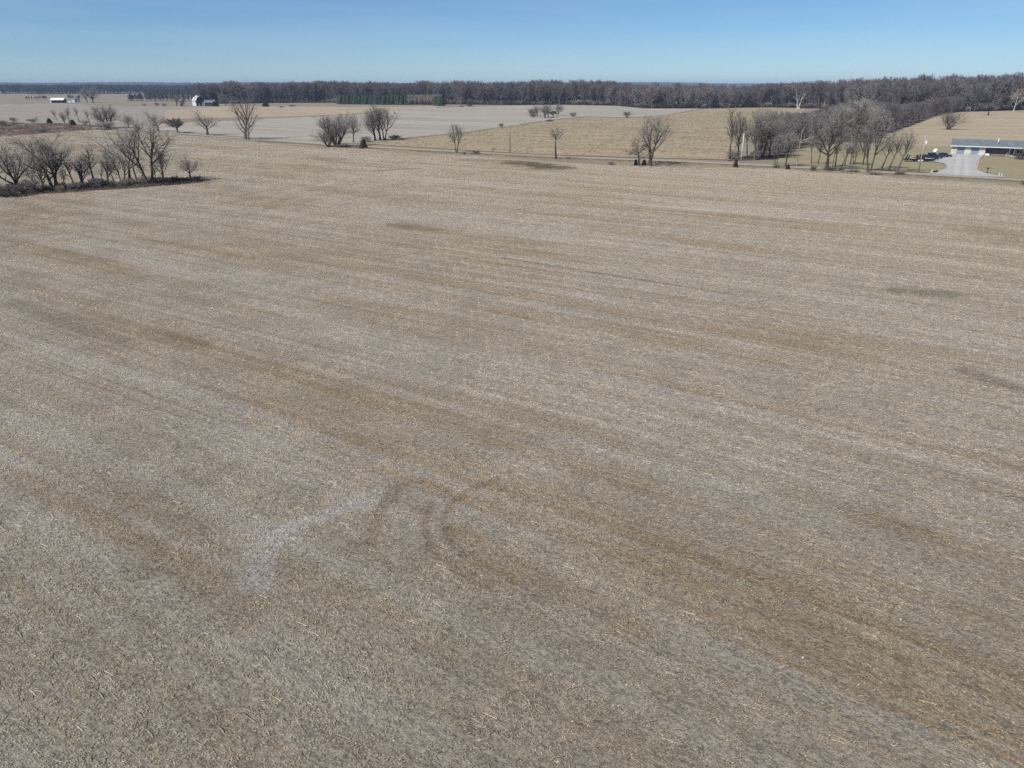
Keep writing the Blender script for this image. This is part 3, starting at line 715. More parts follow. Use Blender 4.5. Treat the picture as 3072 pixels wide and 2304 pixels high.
GL = 'trees of the near left tree line'
TREES = [
 # near left tree line standing on the strip that juts into the field
 ('low', 52, 575, 422, -30, 100, 'wide low-branching tree with thick crooked limbs at the left edge of the tree line', GL),
 ('vase', 167, 568, 404, 84, 224, 'tall vase-shaped tree with many upright stems, second from the left in the near tree line', GL),
 ('leanl', 227, 565, 474, 190, 250, 'thin tree leaning left beside the second big tree of the near tree line', GL),
 ('pole', 285, 558, 436, 248, 302, 'straight slender tree with level side branches in the middle of the near tree line', GL),
 ('oval', 325, 551, 440, 298, 348, 'dark straight tree with upright crown left of the forked tree', GL),
 ('vase2', 370, 554, 462, 338, 398, 'short many-forked tree standing just left of the forked tree', GL),
 ('fork', 392, 547, 382, 272, 425, 'tall forked tree stretching one long limb out to the left', GL),
 ('pole2', 413, 544, 430, 388, 438, 'slim tree between the forked tree and the largest rounded tree', GL),
 ('vase2', 451, 554, 365, 392, 522, 'largest tree of the near tree line, broad rounded crown', GL),
 ('pole', 470, 547, 486, 455, 486, 'thin straight pole-like tree under the largest tree', GL),
 ('round', 573, 538, 462, 538, 606, 'small separate tree at the right tip of the near tree line', GL),
 ('pole2', 252, 562, 480, 235, 270, 'spindly sapling between the leaning tree and the straight slender tree', GL),
 ('pole', 196, 566, 500, 182, 212, 'thin sapling at the foot of the second big tree', GL),
 ('pole2', 306, 556, 490, 296, 318, 'thin sapling left of the dark straight tree', GL),
 ('leanl', 345, 552, 480, 326, 356, 'thin sapling right of the dark straight tree', GL),
 ('pole', 433, 548, 480, 422, 446, 'thin sapling at the left foot of the largest tree', GL),
 ('oval', 132, 569, 470, 108, 160, 'slim upright tree just left of the second big tree of the near tree line', GL),
 ('oval', 248, 561, 462, 222, 276, 'slim upright tree between the leaning thin tree and the straight slender one', GL),
 ('vase2', 492, 548, 452, 462, 522, 'low spreading tree under the right side of the largest tree', GL),
 ('pole2', 110, 572, 500, 95, 125, 'thin sapling between the two leftmost big trees', GL),
 # back left
 ('pole2', 162, 359, 327, 148, 174, 'leftmost slim tree of the row behind the brush', 'trees behind the brush'),
 ('pole2', 172, 362, 330, 160, 184, 'slim tree right beside the leftmost one behind the brush', 'trees behind the brush'),
 ('low', 194, 370, 332, 176, 206, 'crooked low-limbed tree between slim ones behind the brush', 'trees behind the brush'),
 ('pole', 208, 367, 319, 198, 220, 'tallest slim tree behind the brush', 'trees behind the brush'),
 ('leanl', 239, 366, 321, 222, 248, 'tree leaning left beyond the brush, right of the round juniper', 'trees behind the brush'),
 ('leanl', 272, 376, 328, 256, 280, 'tree leaning left next to the large bushy tree', 'trees behind the brush'),
 ('bush', 322, 384, 316, 284, 352, 'large bushy tree with dense thicket round its foot', 'trees behind the brush'),
 ('oval', 386, 384, 345, 364, 410, 'half-hidden tree right behind the top of the largest near tree', 'trees behind the brush'),
 ('round', 475, 394, 331, 446, 492, 'lone round-crowned tree at the field corner, left of the dark bushy one', 'lone trees along the far field edge'),
 ('dense', 533, 399, 355, 502, 544, 'short dark dense tree on the far field edge', 'lone trees along the far field edge'),
 ('round', 624, 406, 331, 578, 650, 'open fan-shaped tree on the far field edge, right of the short dark one', 'lone trees along the far field edge'),
 ('tall', 737, 418, 247, 678, 770, 'very tall open tree that rises above the skyline', 'lone trees along the far field edge'),
 ('tall', 747, 420, 300, 728, 772, 'slimmer second stem leaning beside the very tall open tree', 'lone trees along the far field edge'),
 # middle group
 ('bush', 985, 440, 393, 938, 1000, 'low spreading bush-like tree at the left end of the middle clump', 'trees of the middle clump'),
 ('bush', 1011, 441, 343, 952, 1048, 'broad many-stemmed tree at the left of the middle clump', 'trees of the middle clump'),
 ('oval', 1061, 427, 343, 1046, 1084, 'slim tree between the two broad ones of the middle clump', 'trees of the middle clump'),
 ('oval', 1126, 422, 332, 1094, 1150, 'left tree of the three close trunks in the middle clump', 'trees of the middle clump'),
 ('oval', 1141, 421, 317, 1118, 1176, 'tallest tree of the three close trunks in the middle clump', 'trees of the middle clump'),
 ('vase2', 1154, 420, 324, 1136, 1198, 'right tree of the three close trunks in the middle clump', 'trees of the middle clump'),
 ('vase2', 1370, 459, 374, 1343, 1392, 'small upright tree by the road, left of the brown pole', 'lone trees along the road'),
 ('pole2', 1475, 466, 440, 1463, 1485, 'tiny bare sapling by the road, left of the brown pole', 'lone trees along the road'),
 ('high', 1668, 477, 383, 1648, 1692, 'lone tree with long bare trunk and small round top', 'lone trees along the road'),
 ('red', 1918, 496, 424, 1856, 1930, 'crooked tree with reddish drooping twigs beside the big two-stemmed one', 'lone trees along the road'),
 ('vase2', 1950, 497, 352, 1892, 2004, 'big two-stemmed tree spreading in a V by the road', 'lone trees along the road'),
 ('bush', 1880, 353, 333, 1868, 1892, 'tiny bushy tree on the crest of the corn stubble', 'trees out in the fields'),
 # clump on the grey field
 ('oval', 1612, 349, 316, 1600, 1628, 'leftmost upright tree of the small clump on the grey field', 'clump on the grey field'),
 ('pole2', 1622, 352, 320, 1612, 1634, 'second tree of the small clump on the grey field', 'clump on the grey field'),
 ('vase', 1634, 354, 313, 1618, 1652, 'tall central tree of the small clump on the grey field', 'clump on the grey field'),
 ('oval', 1645, 353, 315, 1632, 1660, 'tree right of the central one in the clump on the grey field', 'clump on the grey field'),
 ('dense', 1659, 350, 332, 1648, 1668, 'short dark tree in the clump on the grey field', 'clump on the grey field'),
 ('oval', 1674, 347, 312, 1662, 1692, 'separate upright tree at the right of the clump on the grey field', 'clump on the grey field'),
 ('bush', 1596, 349, 325, 1586, 1612, 'low reddish bush-tree at the left of the clump on the grey field', 'clump on the grey field'),
 # dense stand and road trees on the right
 ('pole', 2189, 476, 323, 2172, 2208, 'tall slender tree standing apart at the left of the dense stand', 'trees of the right road side'),
 ('oval', 2213, 478, 340, 2196, 2244, 'slender tree just behind the white leaning pole', 'trees of the right road side'),
 ('pole2', 2240, 478, 352, 2222, 2262, 'slender tree right of the white leaning pole', 'trees of the right road side'),
 ('vase', 2264, 480, 330, 2242, 2300, 'left tree of the thick stand beside the white leaning pole', 'trees of the right road side'),
 ('vase', 2286, 476, 327, 2252, 2322, 'biggest tree of the thick stand beside the white leaning pole', 'trees of the right road side'),
 ('oval', 2308, 474, 336, 2284, 2336, 'right tree of the thick stand beside the white leaning pole', 'trees of the right road side'),
 ('vase2', 2326, 503, 405, 2306, 2350, 'forked sapling by the road between the stand and the oak', 'trees of the right road side'),
 ('oval', 2356, 502, 395, 2338, 2384, 'two-trunked young tree by the road left of the broken tree', 'trees of the right road side'),
 ('broken', 2390, 498, 382, 2380, 2436, 'pale tree with a broken white limb bent over to the right', 'trees of the right road side'),
 ('pole2', 2434, 491, 400, 2422, 2452, 'thin tree between the broken tree and the oak', 'trees of the right road side'),
 ('pole', 2454, 493, 398, 2444, 2472, 'thin straight tree at the left side of the oak', 'trees of the right road side'),
 ('oak', 2478, 512, 312, 2414, 2542, 'massive dark oak with thick gnarled limbs by the road', 'trees of the right road side'),
 ('pole2', 2498, 502, 420, 2488, 2514, 'first thin trunk right of the massive oak', 'trees of the right road side'),
 ('pole', 2505, 500, 410, 2498, 2526, 'second thin trunk right of the massive oak', 'trees of the right road side'),
 ('leanr', 2523, 503, 418, 2514, 2556, 'crook-footed thin tree leaning right beside the oak', 'trees of the right road side'),
 ('pole2', 2534, 497, 425, 2526, 2552, 'thin tree behind the crook-footed leaning one', 'trees of the right road side'),
 ('pole', 2550, 493, 415, 2540, 2566, 'straight thin tree midway between the oak and the double-stemmed tree', 'trees of the right road side'),
 ('vase2', 2561, 493, 420, 2548, 2588, 'small forked tree left of the double-stemmed tree', 'trees of the right road side'),
 ('vase2', 2588, 497, 415, 2572, 2606, 'double thin tree just left of the big double-stemmed tree', 'trees of the right road side'),
 ('vase2', 2606, 517, 352, 2574, 2662, 'big double-stemmed tree right of the oak', 'trees of the right road side'),
 ('leanr', 2644, 506, 405, 2634, 2682, 'thin tree with two stems leaning right, first past the big double-stemmed tree', 'trees of the right road side'),
 ('leanr', 2666, 508, 395, 2655, 2706, 'slender tree leaning right, second past the big double-stemmed tree', 'trees of the right road side'),
 ('leanr', 2688, 517, 384, 2676, 2742, 'rightmost tree of the road row, leaning right toward the utility pole', 'trees of the right road side'),
 ('vase', 2560, 428, 292, 2520, 2610, 'tall grey tree rising behind the big double-stemmed tree', 'trees of the right road side'),
 ('oval', 2620, 415, 320, 2590, 2650, 'grey tree at the edge of the near wood above the yard', 'trees of the right road side'),
 ('bush', 2846, 389, 338, 2822, 2876, 'many-stemmed bushy tree alone in the hay field', 'trees out in the fields'),
 ('round', 2964, 346, 296, 2925, 3005, 'dark spreading tree at the far edge of the hay field', 'trees out in the fields'),
 ('white', 2395, 327, 256, 2376, 2424, 'white-barked tree glowing against the dark wood', 'pale trees before the wood'),
 ('pale', 3040, 334, 268, 3012, 3064, 'pale-barked tree at the wood edge near the right border', 'pale trees before the wood'),
 ('oval', 3068, 480, 432, 3052, 3092, 'small pale ornamental tree by the porch', 'yard trees'),
 ('low', 280, 308, 258, 252, 306, 'big far tree standing beside the white farm buildings', 'far farmstead trees'),
 ('oval', 262, 307, 268, 250, 276, 'tall slender far tree left of the big farmstead tree', 'far farmstead trees'),
 ('oval', 530, 318, 285, 518, 542, 'bare tree beside the white round tank near the barn', 'far farmstead trees'),
 ('oval', 553, 320, 292, 544, 562, 'bare tree between the round tank and the barn', 'far farmstead trees'),
 ('oval', 676, 316, 283, 662, 690, 'bare tree to the right of the barn', 'far farmstead trees'),
]
for i, (k, bx, by, ty, xl, xr, lab, grp) in enumerate(TREES):
    asym = k in ('leanl', 'leanr', 'fork', 'broken', 'red', 'tall', 'oak')
    tree(k, bx, by, ty, xl, xr, lab, rz=(0.0 if asym else random.uniform(0, 6.28)), group=grp)

# ------------------------------------------------------------------ shrubs and junipers
SHRUBS = [
 ('shrub', 20, 590, 548, -30, 60, 'dark thicket at the foot of the leftmost tree', 0),
 ('shrub2', 100, 578, 530, 70, 140, 'rounded grey thicket between the two leftmost big trees', 0),
 ('shrub', 187, 566, 543, 170, 206, 'small dark bush right of the second big tree', 0),
 ('shrub', 140, 574, 552, 118, 160, 'dark low bush left of the second big tree', 0),
 ('shrub2', 232, 566, 545, 208, 256, 'grey brush under the leaning thin tree', 0),
 ('shrub', 268, 562, 546, 248, 290, 'dark brush under the straight slender tree', 0),
 ('shrub2', 318, 558, 538, 296, 342, 'grey brush under the dark straight tree', 0),
 ('shrub', 368, 556, 542, 345, 394, 'dark brush left of the forked tree', 0),
 ('shrub2', 420, 553, 535, 396, 446, 'grey brush between the forked and the largest tree', 0),
 ('shrub', 478, 550, 530, 452, 506, 'dark brush right of the largest tree', 0),
 ('shrub', 515, 546, 529, 490, 540, 'low dark thicket before the end of the tree line, left half', 0),
 ('shrub', 548, 543, 530, 526, 572, 'low dark thicket before the end of the tree line, right half', 0),
 ('shrub2', 592, 540, 526, 576, 612, 'brush at the foot of the separate small tree', 0),
 ('shrub2', 322, 388, 362, 288, 350, 'thicket at the foot of the large bushy tree', 1),
 ('shrub2', 40, 366, 350, 28, 54, 'grey bush at the far side of the brush, near the left edge', 1),
 ('shrub2', 98, 368, 354, 82, 112, 'grey bush between the left edge and the first juniper', 1),
 ('shrub2', 258, 374, 358, 246, 270, 'grey bush behind the brush beside the leaning trees', 1),
 ('shrub2', 128, 397, 382, 112, 148, 'dull shrub in the reddish brush, nearest the field', 1),
 ('shrub2', 10, 378, 358, -4, 22, 'dull shrub in the reddish brush at the left edge', 1),
 ('shrub', 1186, 419, 403, 1164, 1206, 'dark low thicket at the right of the middle clump', 2),
 ('shrub2', 1098, 426, 407, 1082, 1114, 'grey brush between the trees of the middle clump', 2),
 ('shrub2', 1030, 442, 430, 1010, 1050, 'grey brush at the foot of the broad many-stemmed tree', 2),
 ('shrub', 1428, 462, 450, 1418, 1442, 'dark rounded bush by the road right of the small upright tree', 2),
 ('shrub2', 1392, 463, 453, 1384, 1402, 'small brush by the road right beside the small upright tree', 2),
 ('shrub2', 1718, 351, 335, 1707, 1730, 'round grey bush right of the clump on the grey field', 2),
 ('shrub', 1649, 365, 357, 1640, 1660, 'dark low bush below the clump on the grey field', 2),
 ('shrub2', 1504, 382, 368, 1496, 1513, 'lone bush on the line between the grey and corn fields', 2),
 ('shrub2', 1600, 352, 338, 1586, 1614, 'reddish bush at the left foot of the clump on the grey field', 2),
 ('shrub2', 1834, 494, 483, 1822, 1848, 'small brush in the verge left of the reddish tree', 2),
 ('shrub2', 2330, 504, 490, 2318, 2344, 'brush at the foot of the forked sapling', 3),
 ('shrub2', 2200, 476, 448, 2180, 2222, 'brown brush at the foot of the tall slender trees', 3),
 ('shrub', 2440, 512, 496, 2430, 2452, 'dark weedy bush left of the massive oak', 3),
 ('shrub', 2494, 512, 500, 2478, 2512, 'dark brush round the foot of the massive oak', 3),
 ('shrub', 2522, 512, 502, 2512, 2534, 'dark low bush at the crook-footed tree', 3),
 ('shrub2', 2560, 516, 506, 2544, 2578, 'dry brush in the verge left of the double-stemmed tree', 3),
 ('shrub2', 2624, 524, 513, 2606, 2644, 'dry brush in the verge right of the double-stemmed tree', 3),
 ('shrub', 2700, 524, 514, 2684, 2720, 'dark low brush under the rightmost road tree', 3),
 ('shrub', 3056, 477, 458, 3036, 3060, 'dark rounded bush in front of the porch', 4),
 ('shrub2', 3060, 478, 466, 3046, 3084, 'pale dry bush beside the dark one at the porch', 4),
 ('shrub2', 3074, 553, 538, 3062, 3092, 'bare bush at the right edge beside the road', 4),
 ('shrub', 1410, 319, 313, 1400, 1420, 'small dark bush on the skyline of the grey field, right one', 5),
 ('shrub', 1385, 320, 316, 1376, 1394, 'small dark bush on the skyline of the grey field, left one', 5),
 ('shrub2', 876, 320, 313, 866, 886, 'small bush on the tan field before the wood', 5),
 ('shrub2', 843, 323, 317, 834, 852, 'small bush on the tan field right of the juniper', 5),
 ('shrub2', 470, 318, 306, 462, 478, 'first of three small bushes on the far field', 5),
 ('shrub2', 492, 319, 308, 484, 500, 'middle of three small bushes on the far field', 5),
 ('shrub2', 432, 317, 310, 424, 440, 'leftmost of three small bushes on the far field', 5),
]
SG = ['brush of the near left tree line', 'bushes in the far left brush', 'bushes along the middle road', 'brush under the right road trees', 'yard bushes', 'small bushes far off']
for i, (k, bx, by, ty, xl, xr, lab, g) in enumerate(SHRUBS):
    kk = K[k]; b = at(bx, by)
    h = max(px_h(b, by, ty, bx), 0.4); w = px_w(b, xr - xl) * 0.5 / kk.hw
    e = empty('shrub', (b.x, b.y, b.z - 0.05), random.uniform(0, 6.28), lab, 'shrub', SG[g])
    e.scale = (w, w * 0.8, h)
    link('stem', kk.tm, e); link('twigs', kk.cm, e)

def needle_mat(name, a, b):
    t = NT(name)
    n = t.noise(t.pos(obj=True), 3.0, 4, 0.7)
    r = t.n('ShaderNodeObjectInfo').outputs['Random']
    t.col(t.scale_col(t.mix(t.smooth(n, 0.3, 0.7), a, b), t.math('MULTIPLY_ADD', r, 0.4, 0.8)))
    return t.m
def conifer(seed, n=900, fat=0.42, mat=None, name='conifer', leaf=0.11, pw=0.75):
    """cone of needle sprays: many small three-sided tufts through the crown's volume, ragged outline"""
    rng = np.random.default_rng(seed)
    z = rng.uniform(0, 1, n) ** 1.25
    R = fat * (1 - z) ** pw * (0.75 + 0.5 * rng.random(n)) + 0.02
    R *= np.sqrt(rng.uniform(0.25, 1, n))
    a = rng.uniform(0, 6.283, n)
    c = np.stack([np.cos(a) * R, np.sin(a) * R, 0.05 + 0.9 * z], 1)
    out = unit(np.stack([np.cos(a), np.sin(a), rng.normal(0.5, 0.4, n)], 1))
    L = leaf * rng.uniform(0.6, 1.3, n)
    u = unit(np.cross(out, rng.normal(0, 1, (n, 3)))); v = np.cross(out, u)
    tip = c + out * L[:, None]
    w = (L * 0.34)[:, None]
    k = [c + (u * math.cos(x) + v * math.sin(x)) * w for x in (0, 2.094, 4.189)]
    V = np.stack([tip] + k, 1).reshape(-1, 3)
    i = np.arange(n) * 4
    T = np.concatenate([np.stack([i, i + 1, i + 2], 1), np.stack([i, i + 2, i + 3], 1), np.stack([i, i + 3, i + 1], 1)])
    cm = np_mesh(name + '_foliage', V, tris=T, mat=mat)
    tp = np.array([[[0, 0, 0], [0, 0, 0.4], [0, 0, 0.9]]], float)
    tv, tq = tubes([(tp, np.array([[0.03, 0.022, 0.006]]), 5)])
    tm = np_mesh(name + '_trunk', tv, quads=tq, mat=BARK)
    return tm, cm, fat
JUN_G = needle_mat('juniper_green', (0.025, 0.035, 0.018), (0.05, 0.06, 0.03))
JUN_R = needle_mat('juniper_rusty', (0.04, 0.026, 0.018), (0.07, 0.045, 0.03))
PINE = needle_mat('pine_green', (0.030, 0.046, 0.028), (0.056, 0.076, 0.045))
CON = {'round': conifer(5, 1100, 0.5, JUN_G, 'juniper', 0.13, 0.5), 'rusty': conifer(6, 900, 0.34, JUN_R, 'rusty_juniper', 0.12, 0.6), 'pine': conifer(8, 900, 0.36, PINE, 'pine', 0.12, 0.7)}
for (k, bx, by, ty, xl, xr, lab) in [
 ('round', 149, 370, 355, 142, 157, 'dark juniper at the left behind the brush, pointed top'),
 ('round', 219, 376, 359, 211, 228, 'round dark juniper behind the brush, right one'),
 ('round', 110, 355, 352, 107, 113, 'tiny dark juniper on the field behind the brush'),
 ('round', 646, 319, 304, 636, 657, 'dark green evergreen beside the barn'),
 ('round', 797, 320, 304, 787, 806, 'round olive evergreen on the tan field right of the barn'),
 ('rusty', 1091, 445, 418, 1080, 1102, 'rusty dark juniper by the road below the middle clump'),
 ('rusty', 1907, 496, 478, 1902, 1913, 'small juniper left of the crooked reddish tree trunk'),
 ('rusty', 1932, 496, 479, 1926, 1939, 'small juniper between the crooked tree and the two-stemmed one'),
 ('rusty', 2206, 502, 478, 2200, 2213, 'rusty red juniper by the road beside the white leaning pole'),
 ('rusty', 2363, 508, 493, 2357, 2369, 'small rusty juniper by the road left of the oak'),
]:
    tm, cm, fat = CON[k]; b = at(bx, by)
    h = px_h(b, by, ty, bx); w = px_w(b, xr - xl) * 0.5 / (fat * 0.85)
    e = empty('juniper', (b.x, b.y, b.z), random.uniform(0, 6.28), lab, 'juniper', 'junipers')
    w *= 0.8
    e.scale = (w, w, h * 1.02)
    link('trunk', tm, e); link('foliage', cm, e)

# ------------------------------------------------------------------ woods
def inside(poly, X, Y):
    c = np.zeros(len(X), bool)
    n = len(poly)
    for i in range(n):
        x0, y0 = poly[i][0], poly[i][1]; x1, y1 = poly[(i + 1) % n][0], poly[(i + 1) % n][1]
        with np.errstate(divide='ignore', invalid='ignore'):
            k = ((y0 > Y) != (y1 > Y)) & (X < (x1 - x0) * (Y - y0) / (y1 - y0 + 1e-12) + x0)
        c ^= k
    return c
def scatter(poly, spacing, rng):
    xs = [p[0] for p in poly]; ys = [p[1] for p in poly]
    gx = np.arange(min(xs), max(xs), spacing); gy = np.arange(min(ys), max(ys), spacing)
    X, Y = np.meshgrid(gx, gy)
    X = X.ravel() + rng.uniform(-0.48, 0.48, X.size) * spacing; Y = Y.ravel() + rng.uniform(-0.48, 0.48, Y.size) * spacing
    k = inside(poly, X, Y)
    return X[k], Y[k]
def band(front_px, depth, at_fn=at):
    """polygon behind a surveyed front edge, going depth metres away from the road"""
    f = [at_fn(*p) for p in front_px]
    back = [p + Vector((p.x, p.y, 0)).normalized() * depth for p in f]
    return f + back[::-1]

def instancer(name, pts, scl, rot, idx, meshes, label):
    """one mass of trees: points carrying a tree each (geometry nodes)"""
    coll = bpy.data.collections.new(name + '_patterns')
    for i, ms in enumerate(meshes):
        ob = bpy.data.objects.new('%s_pattern_%02d' % (name, i), ms)
        coll.objects.link(ob)
    me = bpy.data.meshes.new(name)
    me.vertices.add(len(pts)); me.vertices.foreach_set('co', np.asarray(pts, np.float32).ravel())
    for nm, ty, data in (('scl', 'FLOAT_VECTOR', scl), ('rot', 'FLOAT_VECTOR', rot)):
        at_ = me.attributes.new(nm, ty, 'POINT'); at_.data.foreach_set('vector', np.asarray(data, np.float32).ravel())
    at_ = me.attributes.new('idx', 'INT', 'POINT'); at_.data.foreach_set('value', np.asarray(idx, np.int32))
    me.update()
    o = link(name, me)
    ng = bpy.data.node_groups.new(name + '_nodes', 'GeometryNodeTree')
    ng.interface.new_socket('Geometry', in_out='INPUT', socket_type='NodeSocketGeometry')
    ng.interface.new_socket('Geometry', in_out='OUTPUT', socket_type='NodeSocketGeometry')
    gi, go = ng.nodes.new('NodeGroupInput'), ng.nodes.new('NodeGroupOutput')
    ip = ng.nodes.new('GeometryNodeInstanceOnPoints')
    ci = ng.nodes.new('GeometryNodeCollectionInfo')
    ci.inputs['Collection'].default_value = coll
    ci.inputs['Separate Children'].default_value = True
    ci.inputs['Reset Children'].default_value = True
    def named(nm, ty):
        nd = ng.nodes.new('GeometryNodeInputNamedAttribute'); nd.data_type = ty; nd.inputs['Name'].default_value = nm
        return nd.outputs['Attribute']
    ng.links.new(gi.outputs[0], ip.inputs['Points'])
    ng.links.new(ci.outputs[0], ip.inputs['Instance'])
    ip.inputs['Pick Instance'].default_value = True
    ng.links.new(named('idx', 'INT'), ip.inputs['Instance Index'])
    ng.links.new(named('scl', 'FLOAT_VECTOR'), ip.inputs['Scale'])
    e2r = ng.nodes.new('FunctionNodeEulerToRotation')
    ng.links.new(named('rot', 'FLOAT_VECTOR'), e2r.inputs[0])
    ng.links.new(e2r.outputs[0], ip.inputs['Rotation'])
    ng.links.new(ip.outputs[0], go.inputs[0])
    md = o.modifiers.new('instances', 'NODES'); md.node_group = ng
    return tag(o, label, None, None, 'stuff')

def joined(k):
    g = k.g
    V = np.concatenate([g['tv'], g['cv']]); Q = np.concatenate([g['tq'], g['cq'] + len(g['tv'])])
    me = np_mesh('joined_tree', V, quads=Q, mat=k.tm.materials[0], smooth=True)
    me.materials.append(k.cm.materials[0])
    mi = np.zeros(len(Q), np.int32); mi[len(g['tq']):] = 1
    me.polygons.foreach_set('material_index', mi)
    return me
def lean_kind(seed, twig, rt, n2=5, n3=3):
    return Kind('far_tree', BARK_W, twig, seed=seed, trunk=0.75, r0=0.016, limbs=12, lt=(0.12, 1.0), lang=0.62, llen=0.38, ltrop=0.14, n2=n2, n3=n3, n4=0, rt=rt, sides=4)
WOODJ = [joined(k) for k in WOODK]
MIDJ = [joined(Kind('wood_tree', BARK_W, TWIG_F, seed=301 + i, trunk=0.62 + 0.05 * (i % 4), r0=0.013 + 0.001 * (i % 3), stems=1 + (i == 4), stem_spread=0.1, limbs=11 + i % 3, lt=(0.12 + 0.05 * (i % 3), 1.0),
             lang=0.5 + 0.07 * (i % 4), llen=0.34 + 0.04 * (i % 3), ltrop=0.15, n2=8, n3=5, n4=3, rt=0.0019, sides=4)) for i in range(7)]
FARJ = [joined(lean_kind(321 + i, TWIG_D, 0.0085, 6, 3)) for i in range(4)]
TANJ = [joined(Kind('young_tree', BARK_W, TAN_T, seed=341 + i, trunk=0.85, r0=0.012, limbs=12, lt=(0.15, 1.0), lang=0.42, llen=0.3, ltrop=0.16, n2=5, n3=4, n4=0, rt=0.006, sides=4)) for i in range(3)]

rng = np.random.default_rng(99)
def wood_pts(poly, spacing, hmin, hmax, wf=(0.8, 1.1)):
    X, Y = scatter(poly, spacing, rng)
    Z = hgt(X, Y)
    n = len(X)
    big = np.array([mnoise.noise(Vector((x / 60.0, y / 60.0, 4.0))) for x, y in zip(X, Y)])
    H = hmin + (hmax - hmin) * np.clip(rng.random(n) * 0.7 + 0.15 + big * 0.5, 0, 1.15)
    W = H * rng.uniform(*wf, n)
    return np.stack([X, Y, Z - 0.1], 1), np.stack([W, W, H], 1), np.stack([np.zeros(n), np.zeros(n), rng.uniform(0, 6.28, n)], 1)

# the near wood strip running back to the far wood, and the first rank of the far wood: individual trees
near_poly = A((2250, 476), (2310, 474), (2335, 476), (2382, 447), (2520, 428), (2592, 422), (2688, 390), (2768, 363), (2798, 349), (2885, 336), (2885, 328), (2560, 331), (2500, 334), (2450, 342), (2400, 362), (2330, 402))
pn, sn, rn = wood_pts(near_poly, 6.0, 9, 17, (0.85, 1.3))
# the stand is lower at its left end (surveyed skyline of the near wood)
sk_x = [2200, 2330, 2420, 2480, 2560, 2640, 2700, 2780, 2900]; sk_y = [338, 334, 338, 322, 300, 306, 312, 300, 272]
for i in range(len(pn)):
    x, y, z = pn[i]
    dpt = y * math.cos(PITCH) + (CAMZ - z) * math.sin(PITCH)
    px = CX + FPX * x / dpt
    top = px_h(Vector((x, y, z)), 0, np.interp(px, sk_x, sk_y), px)
    if sn[i][2] > top:
        q = max(top, 3.0) * rng.uniform(0.82, 1.04) / sn[i][2]
        sn[i] = (sn[i][0] * max(q, 0.6), sn[i][1] * max(q, 0.6), sn[i][2] * q)
far_front = [(600, 311), (720, 311), (800, 309), (1000, 308), (1018, 311), (1330, 313), (1536, 315), (1700, 314), (1850, 317), (1935, 325), (2110, 325), (2300, 322), (2420, 324), (2560, 330), (2700, 333), (2890, 335), (3072, 330), (3300, 330)]
pf, sf, rf = wood_pts(band(far_front, 14), 6.0, 12, 22.5, (0.85, 1.4))
pw_, sw_, rw_ = wood_pts([p + Vector((p.x, p.y, 0)).normalized() * 14 for p in A(*far_front)] + [p + Vector((p.x, p.y, 0)).normalized() * 150 for p in A(*far_front)][::-1], 7.6, 14, 23.5, (0.9, 1.5))
# right hand part of the wood stands higher
FS_X = [500, 600, 768, 1000, 1190, 1350, 1536, 1740, 1850, 1920, 2100, 2250, 2330, 2400, 2500, 2600, 2750, 2850, 3000, 3072, 3400]
FS_Y = [252, 251, 248, 244, 248, 245, 245, 241, 245, 251, 254, 255, 250, 247, 243, 236, 233, 228, 225, 223, 222]
def skyline(p, s):
    for i in range(len(p)):
        x, y, z = p[i]
        px = CX + FPX * x / (y * math.cos(PITCH) + (CAMZ - z) * math.sin(PITCH))
        want = px_h(Vector((x, y, z)), 0, np.interp(px, FS_X, FS_Y), px) * rng.choice([0.72, 0.82, 0.9, 0.97, 1.03], p=[.12, .2, .28, .28, .12]) * (1.0 + 0.16 * mnoise.noise(Vector((px / 38.0, 1.0, 0))))
        s[i] = (s[i][0] / s[i][2] * want, s[i][1] / s[i][2] * want, want)
    return s
sf = skyline(pf, sf); sw_ = skyline(pw_, sw_)
kinds_n = rng.integers(0, 5, len(pn))
d = np.hypot(pn[:, 0], pn[:, 1])
order = np.argsort(d)
N_IND_NEAR, N_IND_FAR = 110, 90
ind = order[:N_IND_NEAR]; rest = order[N_IND_NEAR:]
for i in ind:
    k = WOODK[int(kinds_n[i])]
    e = empty('bare_tree', tuple(pn[i]), rn[i][2], 'bare grey tree among many alike in the near wood beyond the road oaks', 'tree', 'trees of the near wood')
    e.scale = tuple(sn[i])
    link('trunk', k.tm, e); link('crown', k.cm, e)
# the largest-showing front trees of the far wood, by angle spread along its edge
df = np.hypot(pf[:, 0], pf[:, 1]); fo = np.argsort(df - rng.uniform(0, 60, len(df)))
ind2, rest2 = fo[:N_IND_FAR], fo[N_IND_FAR:]
for i in ind2:
    k = WOODK[int(rng.integers(0, 5))]
    e = empty('bare_tree', tuple(pf[i]), rf[i][2], 'bare grey tree in the front rank of the far wood', 'tree', 'front trees of the far wood')
    e.scale = tuple(sf[i])
    link('trunk', k.tm, e); link('crown', k.cm, e)
P = np.concatenate([pn[rest], pf[rest2], pw_]); S_ = np.concatenate([sn[rest], sf[rest2], sw_]); R_ = np.concatenate([rn[rest], rf[rest2], rw_])
instancer('woodland', P, S_, R_, rng.integers(0, 7, len(P)), MIDJ, 'long bare grey-brown wood closing off the fields')
# under-storey brush along the wood's foot
pu, su, ru = wood_pts(band(far_front, 16), 4.0, 2.0, 6.0, (0.9, 1.6))
SHJ = [joined(K['shrub2']), joined(K['shrub'])]
instancer('undergrowth', pu, su, ru, rng.integers(0, 2, len(pu)), SHJ, 'low brush along the foot of the far wood')
su_ = wood_pts([Vector(p) for p in A((-120, 598), (0, 585), (150, 577), (300, 568), (450, 557), (540, 549), (560, 543), (440, 549), (300, 559), (150, 569), (0, 576), (-120, 588))], 2.3, 0.6, 2.5, (0.8, 1.4))
instancer('strip_brush', *su_, rng.integers(0, 2, len(su_[0])), SHJ, 'tangled grey brush along the near left tree line')
